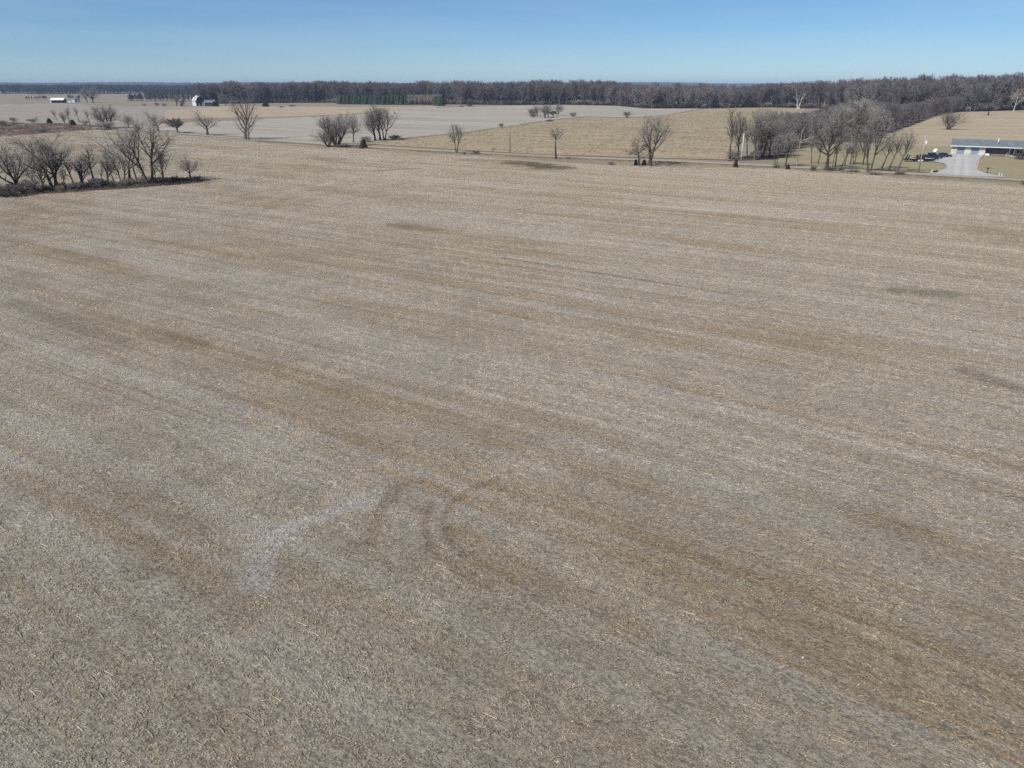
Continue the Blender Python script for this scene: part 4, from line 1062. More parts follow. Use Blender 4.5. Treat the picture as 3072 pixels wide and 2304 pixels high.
# tree belts of the far left distance
b1 = wood_pts(band([(-900, 284), (60, 281), (100, 283), (340, 281.5), (420, 280), (640, 281)], 130), 11, 18, 25, (1.2, 1.8))
b2 = wood_pts(band([(-900, 271.5), (700, 271)], 220), 20, 20, 30, (1.4, 2.2))
b3 = wood_pts(band([(380, 303), (440, 303.5), (520, 303), (600, 304)], 30), 6.5, 8, 12, (0.9, 1.4))
b4 = wood_pts(band([(70, 299), (110, 299), (140, 298)], 18), 6.0, 4, 7, (1.0, 1.6))
b5 = wood_pts(band([(205, 298), (240, 300)], 15) + [], 6.0, 5, 8, (1.0, 1.6))
b6 = wood_pts(band([(440, 291), (520, 291.5), (640, 292)], 60), 9.0, 12, 17, (1.0, 1.4))
P = np.concatenate([b[0] for b in (b1, b2, b3, b4, b5, b6)]); S_ = np.concatenate([b[1] for b in (b1, b2, b3, b4, b5, b6)]); R_ = np.concatenate([b[2] for b in (b1, b2, b3, b4, b5, b6)])
instancer('distant_woods', P, S_, R_, rng.integers(0, 4, len(P)), FARJ, 'dark tree belts in the far left distance')
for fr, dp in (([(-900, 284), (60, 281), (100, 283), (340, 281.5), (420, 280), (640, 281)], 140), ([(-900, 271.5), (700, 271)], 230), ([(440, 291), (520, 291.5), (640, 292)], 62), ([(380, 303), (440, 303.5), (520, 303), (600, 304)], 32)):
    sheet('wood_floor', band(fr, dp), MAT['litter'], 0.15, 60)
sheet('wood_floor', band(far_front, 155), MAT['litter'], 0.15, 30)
# young tan stand and pine plantation before the far wood
by = wood_pts(band([(1222, 314.5), (1290, 315.5), (1325, 316)], 40), 2.3, 8.5, 11.5, (0.6, 0.9))
instancer('young_stand', *by, rng.integers(0, 3, len(by[0])), TANJ, 'pale tan stand of young trees beside the pines')
pX = []
for a, b, y0, y1, sp in ((1019, 1232, 312.5, 314.5, 3.3), (1304, 1328, 317.0, 317.4, 3.3)):
    poly = band([(a, y0), (0.5 * (a + b), 0.5 * (y0 + y1)), (b, y1)], 30 if a < 1200 else 9)
    X, Y = scatter(poly, sp, rng)
    pX += list(zip(X, Y))
tm, cm, fat = CON['pine']
for x, y in pX[:260]:
    e = empty('pine_tree', (x, y, float(hgt(x, y))), random.uniform(0, 6.28), 'dark green pine among many alike in the plantation before the far wood', 'pine', 'pines of the plantation')
    h = random.uniform(8.3, 10.8); w = h * random.uniform(0.7, 1.0)
    e.scale = (w, w, h)
    link('trunk', tm, e); link('foliage', cm, e)

# ------------------------------------------------------------------ chopped straw lying on the field (nearest ground only)
def straw_tile(seed, n, size=3.35):
    rng = np.random.default_rng(seed)
    cx_, cy_ = rng.uniform(-size/2, size/2, 3 * n), rng.uniform(-size/2, size/2, 3 * n)
    w_ = np.array([mnoise.noise(Vector((a * 1.3, b * 3.2, seed))) + 0.6 * mnoise.noise(Vector((a * 4.0, b * 6.0, seed + 9))) for a, b in zip(cx_, cy_)])
    keep = np.argsort(-(w_ + rng.normal(0, 0.45, 3 * n)))[:n]
    rng.shuffle(keep)
    x, y = cx_[keep], cy_[keep]
    L = rng.gamma(2.2, 0.022, n) + 0.035
    m_ = n // 130
    L[:m_] = rng.uniform(0.22, 0.55, m_)
    az = rng.normal(0, 0.8, n); el = np.abs(rng.normal(0, 0.26, n))
    k = n // 10
    el[-k:] = rng.uniform(0.6, 1.4, k); az[:m_] *= 0.35; el[:m_] *= 0.4
    d = np.stack([np.cos(az) * np.cos(el), np.sin(az) * np.cos(el), np.sin(el)], 1)
    z0 = rng.uniform(0.005, 0.05, n)
    P0 = np.stack([x, y, z0], 1)
    mid = P0 + d * (L * 0.5)[:, None] + np.stack([np.zeros(n), np.zeros(n), rng.uniform(0, 0.02, n)], 1) + rng.normal(0, 0.006, (n, 3))
    end = P0 + d * L[:, None]
    pts = np.stack([P0, mid, end], 1)
    r = rng.uniform(0.004, 0.009, n)
    r[:m_] = rng.uniform(0.008, 0.012, m_)
    rad = np.stack([r, r, r * 0.6], 1)
    V, Q = tubes([(pts, rad, 3)])
    return np_mesh('straw', V, quads=Q, mat=STRAW)
STRAW = MAT['straw']
dens = [1100, 1370, 1640, 1910, 2180]
tiles = [straw_tile(500 + i, n) for i, n in enumerate(dens)]
rs = np.random.default_rng(17)
pts, scl, rot, idx = [], [], [], []
fx = [p[0] for p in main_pts]; fy = [p[1] for p in main_pts]
gu, gv = np.meshgrid(np.arange(-200, 480, 2.9), np.arange(-480, 200, 2.9))
gu = gu + rs.uniform(0, 2.9, gu.shape[0])[:, None]        # each row of tiles starts somewhere else
gu = gu.ravel() + rs.uniform(-.2, .2, gu.size); gv = gv.ravel() + rs.uniform(-.2, .2, gv.size)
gx_ = gu * math.cos(ROW) - gv * math.sin(ROW); gy_ = gu * math.sin(ROW) + gv * math.cos(ROW)
inn = inside([(p[0], p[1]) for p in main_pts], gx_, gy_) & (np.abs(gx_) < gy_ * 0.84 + 8) & (gy_ > 5) & ~inside([(p[0], p[1]) for p in strip_pts], gx_, gy_)
for x, y in zip(gx_[inn], gy_[inn]):
    u = x * math.cos(ROW) + y * math.sin(ROW); v = -x * math.sin(ROW) + y * math.cos(ROW)
    q = mnoise.noise(Vector((u * 0.03, v * 0.16, 0.3))) * 0.9 + mnoise.noise(Vector((u * 0.07, v * 0.5, 7.3))) * 0.7
    pts.append((x, y, float(hgt(x, y)))); scl.append((1, 1, 1)); idx.append(int(np.clip(round(2 + 2.4 * q + rs.uniform(-.5, .5)), 0, 4)))
    rot.append((0, 0, ROW + (math.pi if rs.random() < .5 else 0)))
instancer('straw_litter', pts, scl, rot, idx, tiles, 'chopped pale straw and stubble lying over the near field')

# small pale stones scattered over the field
STONE = plain('field_stone', (0.42, 0.38, 0.31), 0.85, 0.2, 0.25, 6.0)
mb = MB(); rr = random.Random(5)
for i in range(110):
    y = 14 + 70 * rr.random() ** 1.3; x = rr.uniform(-0.75, 0.78) * y
    r = rr.uniform(0.02, 0.055)
    mb.sphere((x, y, r * 0.5), r, 1.3, 1.0, 0.75, 1, 0.5, i)
st = mb.build('field_stones', STONE)
tag(st, 'small pale stones scattered over the near field', None, None, 'stuff')

# ------------------------------------------------------------------ rough grass along the road verge and the strip
def tuft(seed, n=26):
    rng = np.random.default_rng(seed)
    P0 = np.stack([rng.normal(0, 0.22, n), rng.normal(0, 0.22, n), np.zeros(n)], 1)
    az = rng.uniform(0, 6.28, n); el = rng.uniform(0.35, 1.4, n); L = rng.uniform(0.25, 0.8, n)
    d = np.stack([np.cos(az) * np.cos(el), np.sin(az) * np.cos(el), np.sin(el)], 1)
    mid = P0 + d * (L * .55)[:, None]; end = mid + (d * np.array([1.4, 1.4, 0.35])) * (L * .45)[:, None]
    r = rng.uniform(0.010, 0.022, n)
    V, Q = tubes([(np.stack([P0, mid, end], 1), np.stack([r, r, r * 0.3], 1), 3)])
    return V, Q
t = NT('dry_grass')
r_ = t.n('ShaderNodeObjectInfo').outputs['Random']
t.col(t.mix(r_, (0.20, 0.16, 0.105), (0.36, 0.305, 0.21)))
DRYG = t.m
t = NT('dark_weeds')
r_ = t.n('ShaderNodeObjectInfo').outputs['Random']
t.col(t.mix(r_, (0.10, 0.08, 0.062), (0.21, 0.165, 0.125)))
DRYW = t.m
TG = [np_mesh('tuft', *tuft(600 + i)[:1], quads=tuft(600 + i)[1], mat=DRYG) for i in range(3)]
TW = [np_mesh('weed', *tuft(610 + i, 20)[:1], quads=tuft(610 + i, 20)[1], mat=DRYW) for i in range(3)]
def tufts(name, poly, spacing, meshes, label, smin, smax, seed, thr=-1.0):
    rg = np.random.default_rng(seed)
    X, Y = scatter(poly, spacing, rg)
    keep = np.array([mnoise.noise(Vector((x * 0.12, y * 0.12, seed))) > thr for x, y in zip(X, Y)]) if len(X) else np.zeros(0, bool)
    X, Y = X[keep], Y[keep]
    n = len(X); s_ = rg.uniform(smin, smax, n)
    instancer(name, np.stack([X, Y, hgt(X, Y)], 1), np.stack([s_ * 1.3, s_ * 1.3, s_], 1), np.stack([np.zeros(n), np.zeros(n), rg.uniform(0, 6.28, n)], 1), rg.integers(0, len(meshes), n), meshes, label)
vm = road_mid[2:13]
vg = [p + Vector((-1.6, -2.6, 0)) for p in vm] + [p + Vector((-3.4, -5.8, 0)) for p in vm][::-1]
tufts('verge_grass', vg, 0.9, TG, 'dry grass along the field side of the road', 0.35, 0.85, 3, -0.25)
tufts('strip_weeds', strip_pts, 0.8, TW, 'dark dead weeds under the near left tree line', 0.5, 1.3, 4)
br = A((-60, 422), (0, 410), (130, 401), (240, 392), (300, 389), (290, 378), (200, 371), (100, 372), (0, 366), (-60, 366))
tufts('brush_weeds', br, 2.6, TW, 'reddish dead brush in the wet hollow at the far left', 0.8, 2.0, 5, -0.05)
mg = A((1115, 431), (1219, 416), (1393, 400), (1560, 376), (1640, 363), (1750, 352), (1900, 355), (2000, 347), (2110, 328))
tufts('margin_grass', ribbon(mg, 2.0), 1.5, TG, 'pale rough grass on the line between the grey and the corn field', 0.5, 1.2, 8, -0.2)
mg = A((480, 372), (768, 359), (1080, 343), (1167, 329))
tufts('margin_grass', ribbon(mg, 2.5), 2.0, TG, 'pale rough grass on the line between the tan and the grey field', 0.5, 1.2, 9, -0.1)
tufts('corn_stalks', A((1115, 431), (1219, 417), (1393, 401), (1560, 377), (1640, 364), (1750, 354), (1900, 357), (2000, 350), (2100, 334), (2280, 334), (2210, 420), (2170, 478), (1950, 472), (1675, 464), (1536, 457), (1350, 446)), 2.3, TG, 'broken pale corn stalks across the stubble field', 0.5, 1.0, 6, -0.1)

# ------------------------------------------------------------------ the low house with two garage doors
P0 = at(2851, 462.5)
HA = math.radians(-31)
SIDING = plain('grey_siding', (0.13, 0.135, 0.155), 0.7, 0.2, 0.12, 2.0)
DOORM = plain('garage_door_paint', (0.24, 0.29, 0.34), 0.5, 0.3, 0.05, 2.0)
WHITE = plain('white_trim', (0.74, 0.75, 0.74), 0.5, 0.3, 0.05, 3.0)
WHITE2 = plain('white_enamel', (0.80, 0.80, 0.79), 0.35, 0.4)
BLACK = plain('black_paint', (0.018, 0.018, 0.020), 0.4, 0.4)
GLASS = plain('dark_glass', (0.012, 0.015, 0.02), 0.08, 0.6)
RUBBER = plain('rubber', (0.02, 0.02, 0.02), 0.9, 0.1)
BRICK = plain('red_brick', (0.22, 0.085, 0.06), 0.85, 0.2, 0.3, 9.0)
CONC = plain('pale_concrete', (0.42, 0.40, 0.37), 0.9, 0.2, 0.12, 3.0)
PINKC = plain('pinkish_stone', (0.42, 0.33, 0.30), 0.9, 0.2, 0.15, 4.0)
WOODP = plain('weathered_pole', (0.36, 0.32, 0.27), 0.85, 0.2, 0.2, 6.0)
WOODB = plain('brown_pole', (0.17, 0.12, 0.085), 0.85, 0.2, 0.2, 6.0)
WHITEP = plain('bleached_pole', (0.62, 0.60, 0.57), 0.8, 0.2, 0.1, 6.0)
t = NT('stone_facing')
vo = t.n('ShaderNodeTexVoronoi', feature='F1'); vo.inputs['Scale'].default_value = 3.2
t.l(t.pos(obj=True, scale=(1, 1, 1.4)), vo.inputs['Vector'])
ve = t.n('ShaderNodeTexVoronoi', feature='DISTANCE_TO_EDGE'); ve.inputs['Scale'].default_value = 3.2
t.l(t.pos(obj=True, scale=(1, 1, 1.4)), ve.inputs['Vector'])
sc_ = t.n('ShaderNodeSeparateColor'); t.l(vo.outputs['Color'], sc_.inputs[0])
c_ = t.mix(sc_.outputs[0], (0.42, 0.385, 0.34), (0.66, 0.645, 0.62))
t.col(t.mix(t.smooth(ve.outputs['Distance'], 0.02, 0.08), (0.45, 0.44, 0.42), c_))
t.bump(ve.outputs['Distance'], 0.6, 0.05)
STONEF = t.m
t = NT('roof_shingles')
br_ = t.n('ShaderNodeTexBrick'); br_.inputs['Scale'].default_value = 1.0
br_.inputs['Brick Width'].default_value = 0.33; br_.inputs['Row Height'].default_value = 0.14; br_.inputs['Mortar Size'].default_value = 0.008
br_.inputs['Color1'].default_value = (0.115, 0.142, 0.15, 1); br_.inputs['Color2'].default_value = (0.17, 0.195, 0.205, 1); br_.inputs['Mortar'].default_value = (0.09, 0.10, 0.11, 1)
t.l(t.pos(obj=True), br_.inputs['Vector'])
nn = t.noise(t.pos(obj=True), 0.7, 4, 0.6)
t.col(t.scale_col(br_.outputs[0], t.smooth(nn, 0.3, 0.7, 0.85, 1.15)))
SHING = t.m

house = empty('house', tuple(P0), HA, 'long low house with slate-grey roof, stone piers and two grey garage doors', 'house')
mb = MB()
for x0, x1 in ((-0.05, 1.5), (3.76, 5.34), (7.62, 9.2)):
    mb.box(x0, x1, -0.12, 0.3, 0, 2.62)
mb.build('stone_pier', STONEF, house)
mb = MB()
mb.box(0.0, 9.2, 0.301, 0.5, 2.34, 2.62)          # lintel wall over the doors
mb.box(0.0, 0.2, 0.31, 8.0, 0, 2.62); mb.box(0.2, 26.0, 7.8, 8.0, 0, 2.62); mb.box(9.0, 9.2, 0.5, 7.8, 0, 2.62)
mb.box(9.2, 20.0, 1.7, 1.9, 0, 2.62); mb.box(25.8, 26.0, 0.3, 7.8, 0, 2.62); mb.box(20.0, 25.8, -1.0, -0.8, 0, 2.62)
mb.box(20.0, 20.2, -0.8, 1.7, 0, 2.62); mb.box(25.8, 26.0, -0.8, 0.3, 0, 2.62)
for k in range(14):                                # siding boards standing proud
    mb.box(9.22, 19.98, 1.68, 1.70, 0.06 + k * 0.18, 0.06 + k * 0.18 + 0.165)
mb.build('wall', SIDING, house)
mb = MB()
for xs in (0.0, 25.8):                             # gable triangles
    a = [(xs, 0.0, 2.62), (xs, 8.0, 2.62), (xs, 4.0, 4.30)]
    va = [mb.bm.verts.new(p) for p in a]; vb = [mb.bm.verts.new((p[0] + 0.2, p[1], p[2])) for p in a]
    mb.bm.faces.new(va); mb.bm.faces.new(vb[::-1])
    for i in range(3): mb.bm.faces.new((va[i], va[(i+1) % 3], vb[(i+1) % 3], vb[i]))
mb.build('gable', SIDING, house)
def slab(mb, p, q, r, s_, th):
    va = [mb.bm.verts.new(v) for v in (p, q, r, s_)]; vb = [mb.bm.verts.new((v[0], v[1], v[2] - th)) for v in (p, q, r, s_)]
    mb.bm.faces.new(va); mb.bm.faces.new(vb[::-1])
    for i in range(4): mb.bm.faces.new((va[i], vb[i], vb[(i+1) % 4], va[(i+1) % 4]))
mb = MB()
slab(mb, (-0.45, -0.85, 2.66), (26.4, -0.85, 2.66), (26.4, 4.0, 4.48), (-0.45, 4.0, 4.48), 0.16)
slab(mb, (-0.45, 8.7, 2.72), (-0.45, 4.003, 4.48), (26.4, 4.003, 4.48), (26.4, 8.7, 2.72), 0.16)
slab(mb, (22.9, -2.0, 4.16), (22.9, 3.3, 4.16), (19.4, 0.2, 2.86), (19.4, -2.0, 2.86), 0.14)
slab(mb, (22.903, -2.0, 4.16), (26.4, -2.0, 2.86), (26.4, 0.2, 2.86), (22.903, 3.3, 4.16), 0.14)
mb.build('roof', SHING, house)
mb = MB()
mb.box(-0.47, 19.3, -0.93, -0.853, 2.46, 2.68); mb.box(-0.5, -0.453, -0.85, 8.7, 2.40, 2.46)
mb.tube([(19.36, -2.06, 2.80), (22.9, -2.06, 4.10), (26.4, -2.06, 2.80)], [0.09] * 3, 6)
mb.build('fascia', WHITE, house)
for x0 in (1.52, 5.36):
    g = MB()
    g.box(x0, x0 + 2.22, 0.18, 0.23, 0.02, 2.30)
    for k in range(4):
        z = 0.05 + k * 0.565
        g.box(x0 + 0.02, x0 + 2.20, 0.155, 0.18, z, z + 0.53)
        for j in range(4):
            g.box(x0 + 0.08 + j * 0.53, x0 + 0.08 + j * 0.53 + 0.45, 0.135, 0.155, z + 0.09, z + 0.44)
    gd = g.build('garage_door', DOORM, house)
    MB().box(x0 + 0.95, x0 + 1.27, 0.10, 0.134, 0.36, 0.42).build('handle', BLACK, gd)
mb = MB()
for x0, x1 in ((1.503, 1.56), (3.70, 3.757), (5.343, 5.40), (7.56, 7.617)): mb.box(x0, x1, 0.0, 0.17, 0, 2.33)
mb.build('door_trim', WHITE, house)
d_ = MB().box(15.75, 16.65, 1.62, 1.675, 0.05, 2.15).build('front_door', GLASS, house)
MB().box(15.5, 15.745, 1.60, 1.68, 0.05, 2.25).box(16.655, 16.9, 1.60, 1.68, 0.05, 2.25).box(15.5, 16.9, 1.60, 1.68, 2.253, 2.40).build('frame', WHITE, d_)
w_ = MB().box(17.4, 19.0, 1.64, 1.675, 0.9, 2.0).build('window', GLASS, house)
MB().box(17.3, 17.397, 1.62, 1.68, 0.8, 2.1).box(19.003, 19.1, 1.62, 1.68, 0.8, 2.1).box(17.4, 19.0, 1.62, 1.68, 0.8, 0.897).box(17.4, 19.0, 1.62, 1.68, 2.003, 2.1).box(18.17, 18.23, 1.61, 1.638, 0.9, 2.0).build('frame', WHITE, w_)
for x in (12.1, 12.75):
    MB().box(x, x + 0.22, 1.5, 1.675, 1.75, 2.1, 0.03).build('porch_lamp', BLACK, house)
vp = MB().tube([(12.0, 1.0, 3.25), (12.0, 1.0, 4.95)], [0.11, 0.11], 10).tube([(12.0, 1.0, 4.93), (12.0, 1.0, 5.10)], [0.17, 0.17], 10).build('vent_pipe', WHITE, house, True)
MB().box(9.25, 20.0, -0.6, 1.66, 0.0, 0.08).build('porch_slab', CONC, house)
def hp(x, y, z=0.0):
    c, s = math.cos(HA), math.sin(HA)
    return (P0.x + x * c - y * s, P0.y + x * s + y * c, P0.z + z)
e = empty('storage_chest', hp(9.9, -0.1, 0.08), HA, 'white chest on the porch beside the last stone pier', 'chest')
MB().box(-0.55, 0.55, -0.28, 0.28, 0.0, 0.46, 0.03).build('box', WHITE2, e); MB().box(-0.58, 0.58, -0.31, 0.31, 0.465, 0.54, 0.02).build('lid', WHITE2, e)
e = empty('brick_planter', hp(12.9, -0.85), HA, 'long low red brick planter with pinkish stone cap in front of the porch', 'planter')
for z in range(5):
    for k in range(18):
        if z > 3: continue
        if z == 0 and k == 0: bm_ = MB().box(-0.105, 0.105, -0.06, 0.06, 0, 0.1, 0.006); b0 = bm_.build('brick', BRICK, e); proto = b0.data
        else: b0 = link('brick', proto, e)
        b0.location = (-2.0 + k * 0.225 + (0.11 if z % 2 else 0), 0, z * 0.115)
MB().box(-2.2, 2.15, -0.14, 0.14, 0.462, 0.56, 0.02).build('cap', PINKC, e)
MB().tube([(1.8, -0.1, 0.56), (2.3, 0.1, 1.15)], [0.06, 0.05], 6).build('stake', PINKC, e)
e = empty('white_bench', hp(15.6, -0.75), HA, 'low white bench before the front door', 'bench')
MB().box(-0.9, 0.9, -0.22, 0.22, 0.40, 0.46, 0.01).build('seat', WHITE2, e)
for sx in (-0.75, 0.75):
    MB().box(sx - 0.05, sx + 0.05, -0.2, 0.2, 0.0, 0.397).build('leg', WHITE2, e)
path = [Vector(hp(x, y)) for x, y in ((9.0, -1.3), (12.0, -1.55), (15.0, -1.75), (18.0, -2.0), (24.0, -2.6))]
sheet('path', ribbon(path, 0.45), CONC, 0.19, 30, label='pale concrete path curving along the porch')

# ------------------------------------------------------------------ vehicles in the drive
def wheel(parent, x, y, r, w, rim, name='wheel'):
    o = MB().tube([(x, y - w/2, r), (x, y - w/2 + 0.04, r), (x, y + w/2 - 0.04, r), (x, y + w/2, r)], [r * .93, r, r, r * .93], 20).build(name, RUBBER, parent, True)
    MB().tube([(x, y - w/2 - 0.012, r), (x, y + w/2 + 0.012, r)], [r * .62, r * .62], 16).build('rim', rim, o)
    return o
NAVY = plain('navy_paint', (0.010, 0.022, 0.045), 0.25, 0.55)
INDIGO = plain('indigo_paint', (0.022, 0.022, 0.065), 0.28, 0.55)
CHROME = plain('bright_metal', (0.62, 0.62, 0.62), 0.25, 0.5, metal=1.0)
DECK = plain('trailer_deck', (0.50, 0.48, 0.46), 0.8, 0.2, 0.15, 2.0)
RUST = plain('dark_red_iron', (0.10, 0.03, 0.03), 0.7, 0.3, 0.2, 3.0)
LAMP = plain('clear_lens', (0.55, 0.55, 0.55), 0.15, 0.5)
pk = at(2792, 477.5)
tk = empty('pickup_truck', tuple(pk), math.radians(-4), 'dark navy crew cab pickup truck parked behind the flatbed trailer', 'pickup truck')
MB().prism([(-2.95, 0.55), (-2.95, 1.12), (-0.75, 1.16), (1.15, 1.16), (1.25, 1.18), (2.75, 1.10), (2.95, 0.95), (2.95, 0.50), (2.45, 0.42), (-2.5, 0.42)], -0.98, 0.98, 0.05).build('body', NAVY, tk)
MB().prism([(-0.85, 1.163), (-0.72, 1.82), (0.45, 1.86), (1.22, 1.2)], -0.86, 0.86, 0.06).build('cab', NAVY, tk)
MB().prism([(-0.66, 1.24), (-0.58, 1.74), (0.38, 1.77), (0.95, 1.26)], -0.875, -0.865).build('side_window', GLASS, tk)
MB().prism([(-0.66, 1.24), (-0.58, 1.74), (0.38, 1.77), (0.95, 1.26)], 0.865, 0.875).build('side_window', GLASS, tk)
w_ = MB(); w_.quad((0.52, -0.74, 1.825), (1.20, -0.78, 1.245), (1.20, 0.78, 1.245), (0.52, 0.74, 1.825)); w_.build('windshield', GLASS, tk)
MB().box(-2.9, -0.95, -0.93, -0.80, 1.14, 1.24).box(-2.9, -0.95, 0.80, 0.93, 1.14, 1.24).box(-2.94, -2.85, -0.8, 0.8, 1.14, 1.24).build('bed_rail', BLACK, tk)
MB().box(2.951, 3.08, -0.95, 0.95, 0.48, 0.72, 0.03).build('bumper', CHROME, tk)
for sy in (-0.72, 0.72):
    MB().box(2.93, 2.99, sy - 0.2, sy + 0.2, 0.80, 0.98, 0.02).build('headlight', LAMP, tk)
MB().box(-0.6, -0.4, -0.90, -0.86, 1.02, 1.06).box(0.2, 0.4, -1.01, -0.985, 1.0, 1.05).build('door_handle', CHROME, tk)
MB().box(0.9, 1.1, -1.2, -0.99, 1.2, 1.42, 0.03).box(0.9, 1.1, 0.99, 1.2, 1.2, 1.42, 0.03).build('mirror', BLACK, tk)
for x in (-1.85, 1.95):
    for y in (-0.86, 0.86): wheel(tk, x, y, 0.40, 0.27, CHROME)
cr_ = empty('parked_car', tuple(at(2829, 472.5)), math.radians(-8), 'dark indigo car parked just beyond the front of the pickup truck', 'car')
MB().prism([(-2.15, 0.35), (-2.2, 0.75), (-1.9, 0.92), (-0.9, 0.98), (0.9, 0.95), (1.9, 0.85), (2.2, 0.68), (2.2, 0.35)], -0.87, 0.87, 0.06).build('body', INDIGO, cr_)
MB().prism([(-1.45, 0.97), (-0.85, 1.40), (0.35, 1.42), (1.05, 0.97)], -0.74, 0.74, 0.05).build('cabin', INDIGO, cr_)
for y0, y1 in ((-0.755, -0.742), (0.742, 0.755)):
    MB().prism([(-1.2, 1.0), (-0.78, 1.34), (0.28, 1.36), (0.82, 1.0)], y0, y1).build('side_window', GLASS, cr_)
w_ = MB(); w_.quad((0.42, -0.64, 1.40), (1.04, -0.68, 0.995), (1.04, 0.68, 0.995), (0.42, 0.64, 1.40)); w_.build('windshield', GLASS, cr_)
for sy in (-0.6, 0.6): MB().box(2.15, 2.23, sy - 0.18, sy + 0.18, 0.6, 0.74, 0.02).build('headlight', LAMP, cr_)
for x in (-1.35, 1.4):
    for y in (-0.78, 0.78): wheel(cr_, x, y, 0.32, 0.2, CHROME)
tr = empty('flatbed_trailer', tuple(at(2762, 484.5)), math.radians(-3), 'black flatbed trailer with white wheels and raised ramps in front of the pickup', 'trailer')
MB().box(-3.6, 3.4, -1.05, 1.05, 0.80, 0.86).build('deck', DECK, tr)
mb = MB().box(-3.62, 3.42, -1.15, -1.052, 0.42, 0.90).box(-3.62, 3.42, 1.052, 1.15, 0.42, 0.90).box(3.421, 3.5, -1.15, 1.15, 0.62, 0.92)  # black side rails made deeper to stand in for shadow under the deck
for x in np.arange(-3.2, 3.3, 0.8): mb.box(x, x + 0.08, -1.05, 1.05, 0.66, 0.797)
mb.tube([(3.5, -0.9, 0.72), (5.0, 0, 0.66)], [0.07, 0.07], 6).tube([(3.5, 0.9, 0.72), (5.0, 0, 0.66)], [0.07, 0.07], 6)
mb.prism([(-4.7, 0.45), (-3.63, 0.8), (-3.63, 0.6), (-4.7, 0.35)], -1.1, 1.1)
mb.build('frame', BLACK, tr)
for sy in (-0.7, 0.7):
    MB().prism([(-4.15, 0.62), (-3.70, 1.9), (-3.58, 1.9), (-4.0, 0.62)], sy - 0.28, sy + 0.28, 0.02).build('ramp', BLACK, tr)
MB().prism([(-1.9, 0.93), (-1.75, 1.06), (0.25, 1.06), (0.4, 0.93)], -1.42, -1.16).prism([(-1.9, 0.93), (-1.75, 1.06), (0.25, 1.06), (0.4, 0.93)], 1.16, 1.42).build('fender', BLACK, tr)
for x in (-1.25, -0.30):
    for y in (-1.28, 1.28): wheel(tr, x, y, 0.40, 0.22, WHITE2)
MB().tube([(4.6, 0, 0.0), (4.6, 0, 0.85)], [0.05, 0.05], 8).build('jack', BLACK, tr)
e = empty('machine', (tr.location.x - 0.9, tr.location.y + 0.05, tr.location.z + 0.86), math.radians(-3), 'dark red and black machine standing on the trailer deck', 'machine')
MB().box(-0.6, 0.5, -0.4, 0.4, 0, 0.45, 0.04).build('base', RUST, e)
MB().box(-0.5, -0.1, -0.35, 0.35, 0.452, 0.95, 0.04).build('housing', BLACK, e)
MB().tube([(0.3, 0, 0.45), (0.35, 0, 1.35)], [0.06, 0.05], 8).build('mast', BLACK, e)
e = empty('satellite_dish', tuple(at(2805, 463.5)), math.radians(200), 'large white rounded dish on a short post behind the pickup truck', 'satellite dish')
mb = MB()
prof = [(0.0, 0.0), (0.25, 0.05), (0.45, 0.15), (0.62, 0.30)]
rings = []
for r, z in prof:
    rings.append([(r * math.cos(k * 2 * math.pi / 20), r * math.sin(k * 2 * math.pi / 20), z) for k in range(20)])
M_ = Matrix.Translation((0, 0, 1.15)) @ Matrix.Rotation(math.radians(58), 4, 'Y')
for off in (0.0, -0.04):
    vs = [[mb.bm.verts.new(M_ @ Vector((p[0], p[1], p[2] + off))) for p in rg_] for rg_ in rings[1:]]
    c0 = mb.bm.verts.new(M_ @ Vector((0, 0, off)))
    for k in range(20):
        mb.bm.faces.new((c0, vs[0][k], vs[0][(k+1) % 20]))
        for a, b in zip(vs, vs[1:]): mb.bm.faces.new((a[k], b[k], b[(k+1) % 20], a[(k+1) % 20]))
mb.build('dish', WHITE2, e, True)
MB().tube([(0, 0, 0), (0, 0, 1.1)], [0.09, 0.08], 10).build('post', CONC, e)
MB().tube([M_ @ Vector((0, 0, 0.02)), M_ @ Vector((0, 0, 0.55))], [0.03, 0.06], 8).build('feed_arm', CONC, e)

# ------------------------------------------------------------------ poles, mailbox, small roadside things
def upole(px, pyb, pyt, mat, label, r=0.14, transformer=False, arm=True):
    b = at(px, pyb); h = px_h(b, pyb, pyt, px)
    e = empty('utility_pole', tuple(b), math.radians(-31), label, 'utility pole', 'utility poles along the road')
    MB().tube([(0, 0, -0.1), (0, 0, h * 0.5), (0, 0, h)], [r, r * .85, r * .66], 10).build('pole', mat, e, True)
    for y in (-0.12, 0.12): MB().tube([(0, y, h * 0.93), (0, y, h * 0.93 + 0.22)], [0.05, 0.03], 8).build('insulator', WHITE, e)
    if transformer:
        MB().tube([(0.36, -0.1, h - 2.3), (0.36, -0.1, h - 2.25), (0.36, -0.1, h - 1.45), (0.36, -0.1, h - 1.38)], [0.16, 0.21, 0.21, 0.15], 14).build('transformer', WHITE2, e, True)
        MB().box(0.0, 0.3, -0.14, -0.06, h - 2.0, h - 1.9).box(0.0, 0.3, -0.14, -0.06, h - 1.65, h - 1.55).build('bracket', BLACK, e)
upole(2755, 516, 404, WOODP, 'pale utility pole with a white transformer beside the trailer', 0.15, True)
upole(2222, 487, 400, WHITEP, 'bleached white pole in front of the dense tree stand', 0.15)
upole(1530, 458, 382, WOODB, 'brown utility pole at the edge of the corn stubble', 0.15)
e = empty('mailbox', tuple(at(2961, 519)), math.radians(-31), 'black mailbox on a post by the driveway mouth', 'mailbox')
MB().box(-0.06, 0.06, -0.06, 0.06, 0, 0.96).box(-0.18, 0.18, -0.18, 0.18, 0.0, 0.22, 0.03).build('post', BLACK, e)
MB().prism([(-0.22, 0.963), (-0.22, 1.2), (-0.14, 1.32), (0.14, 1.32), (0.22, 1.2), (0.22, 0.963)], -0.3, 0.3, 0.02).build('box', BLACK, e)
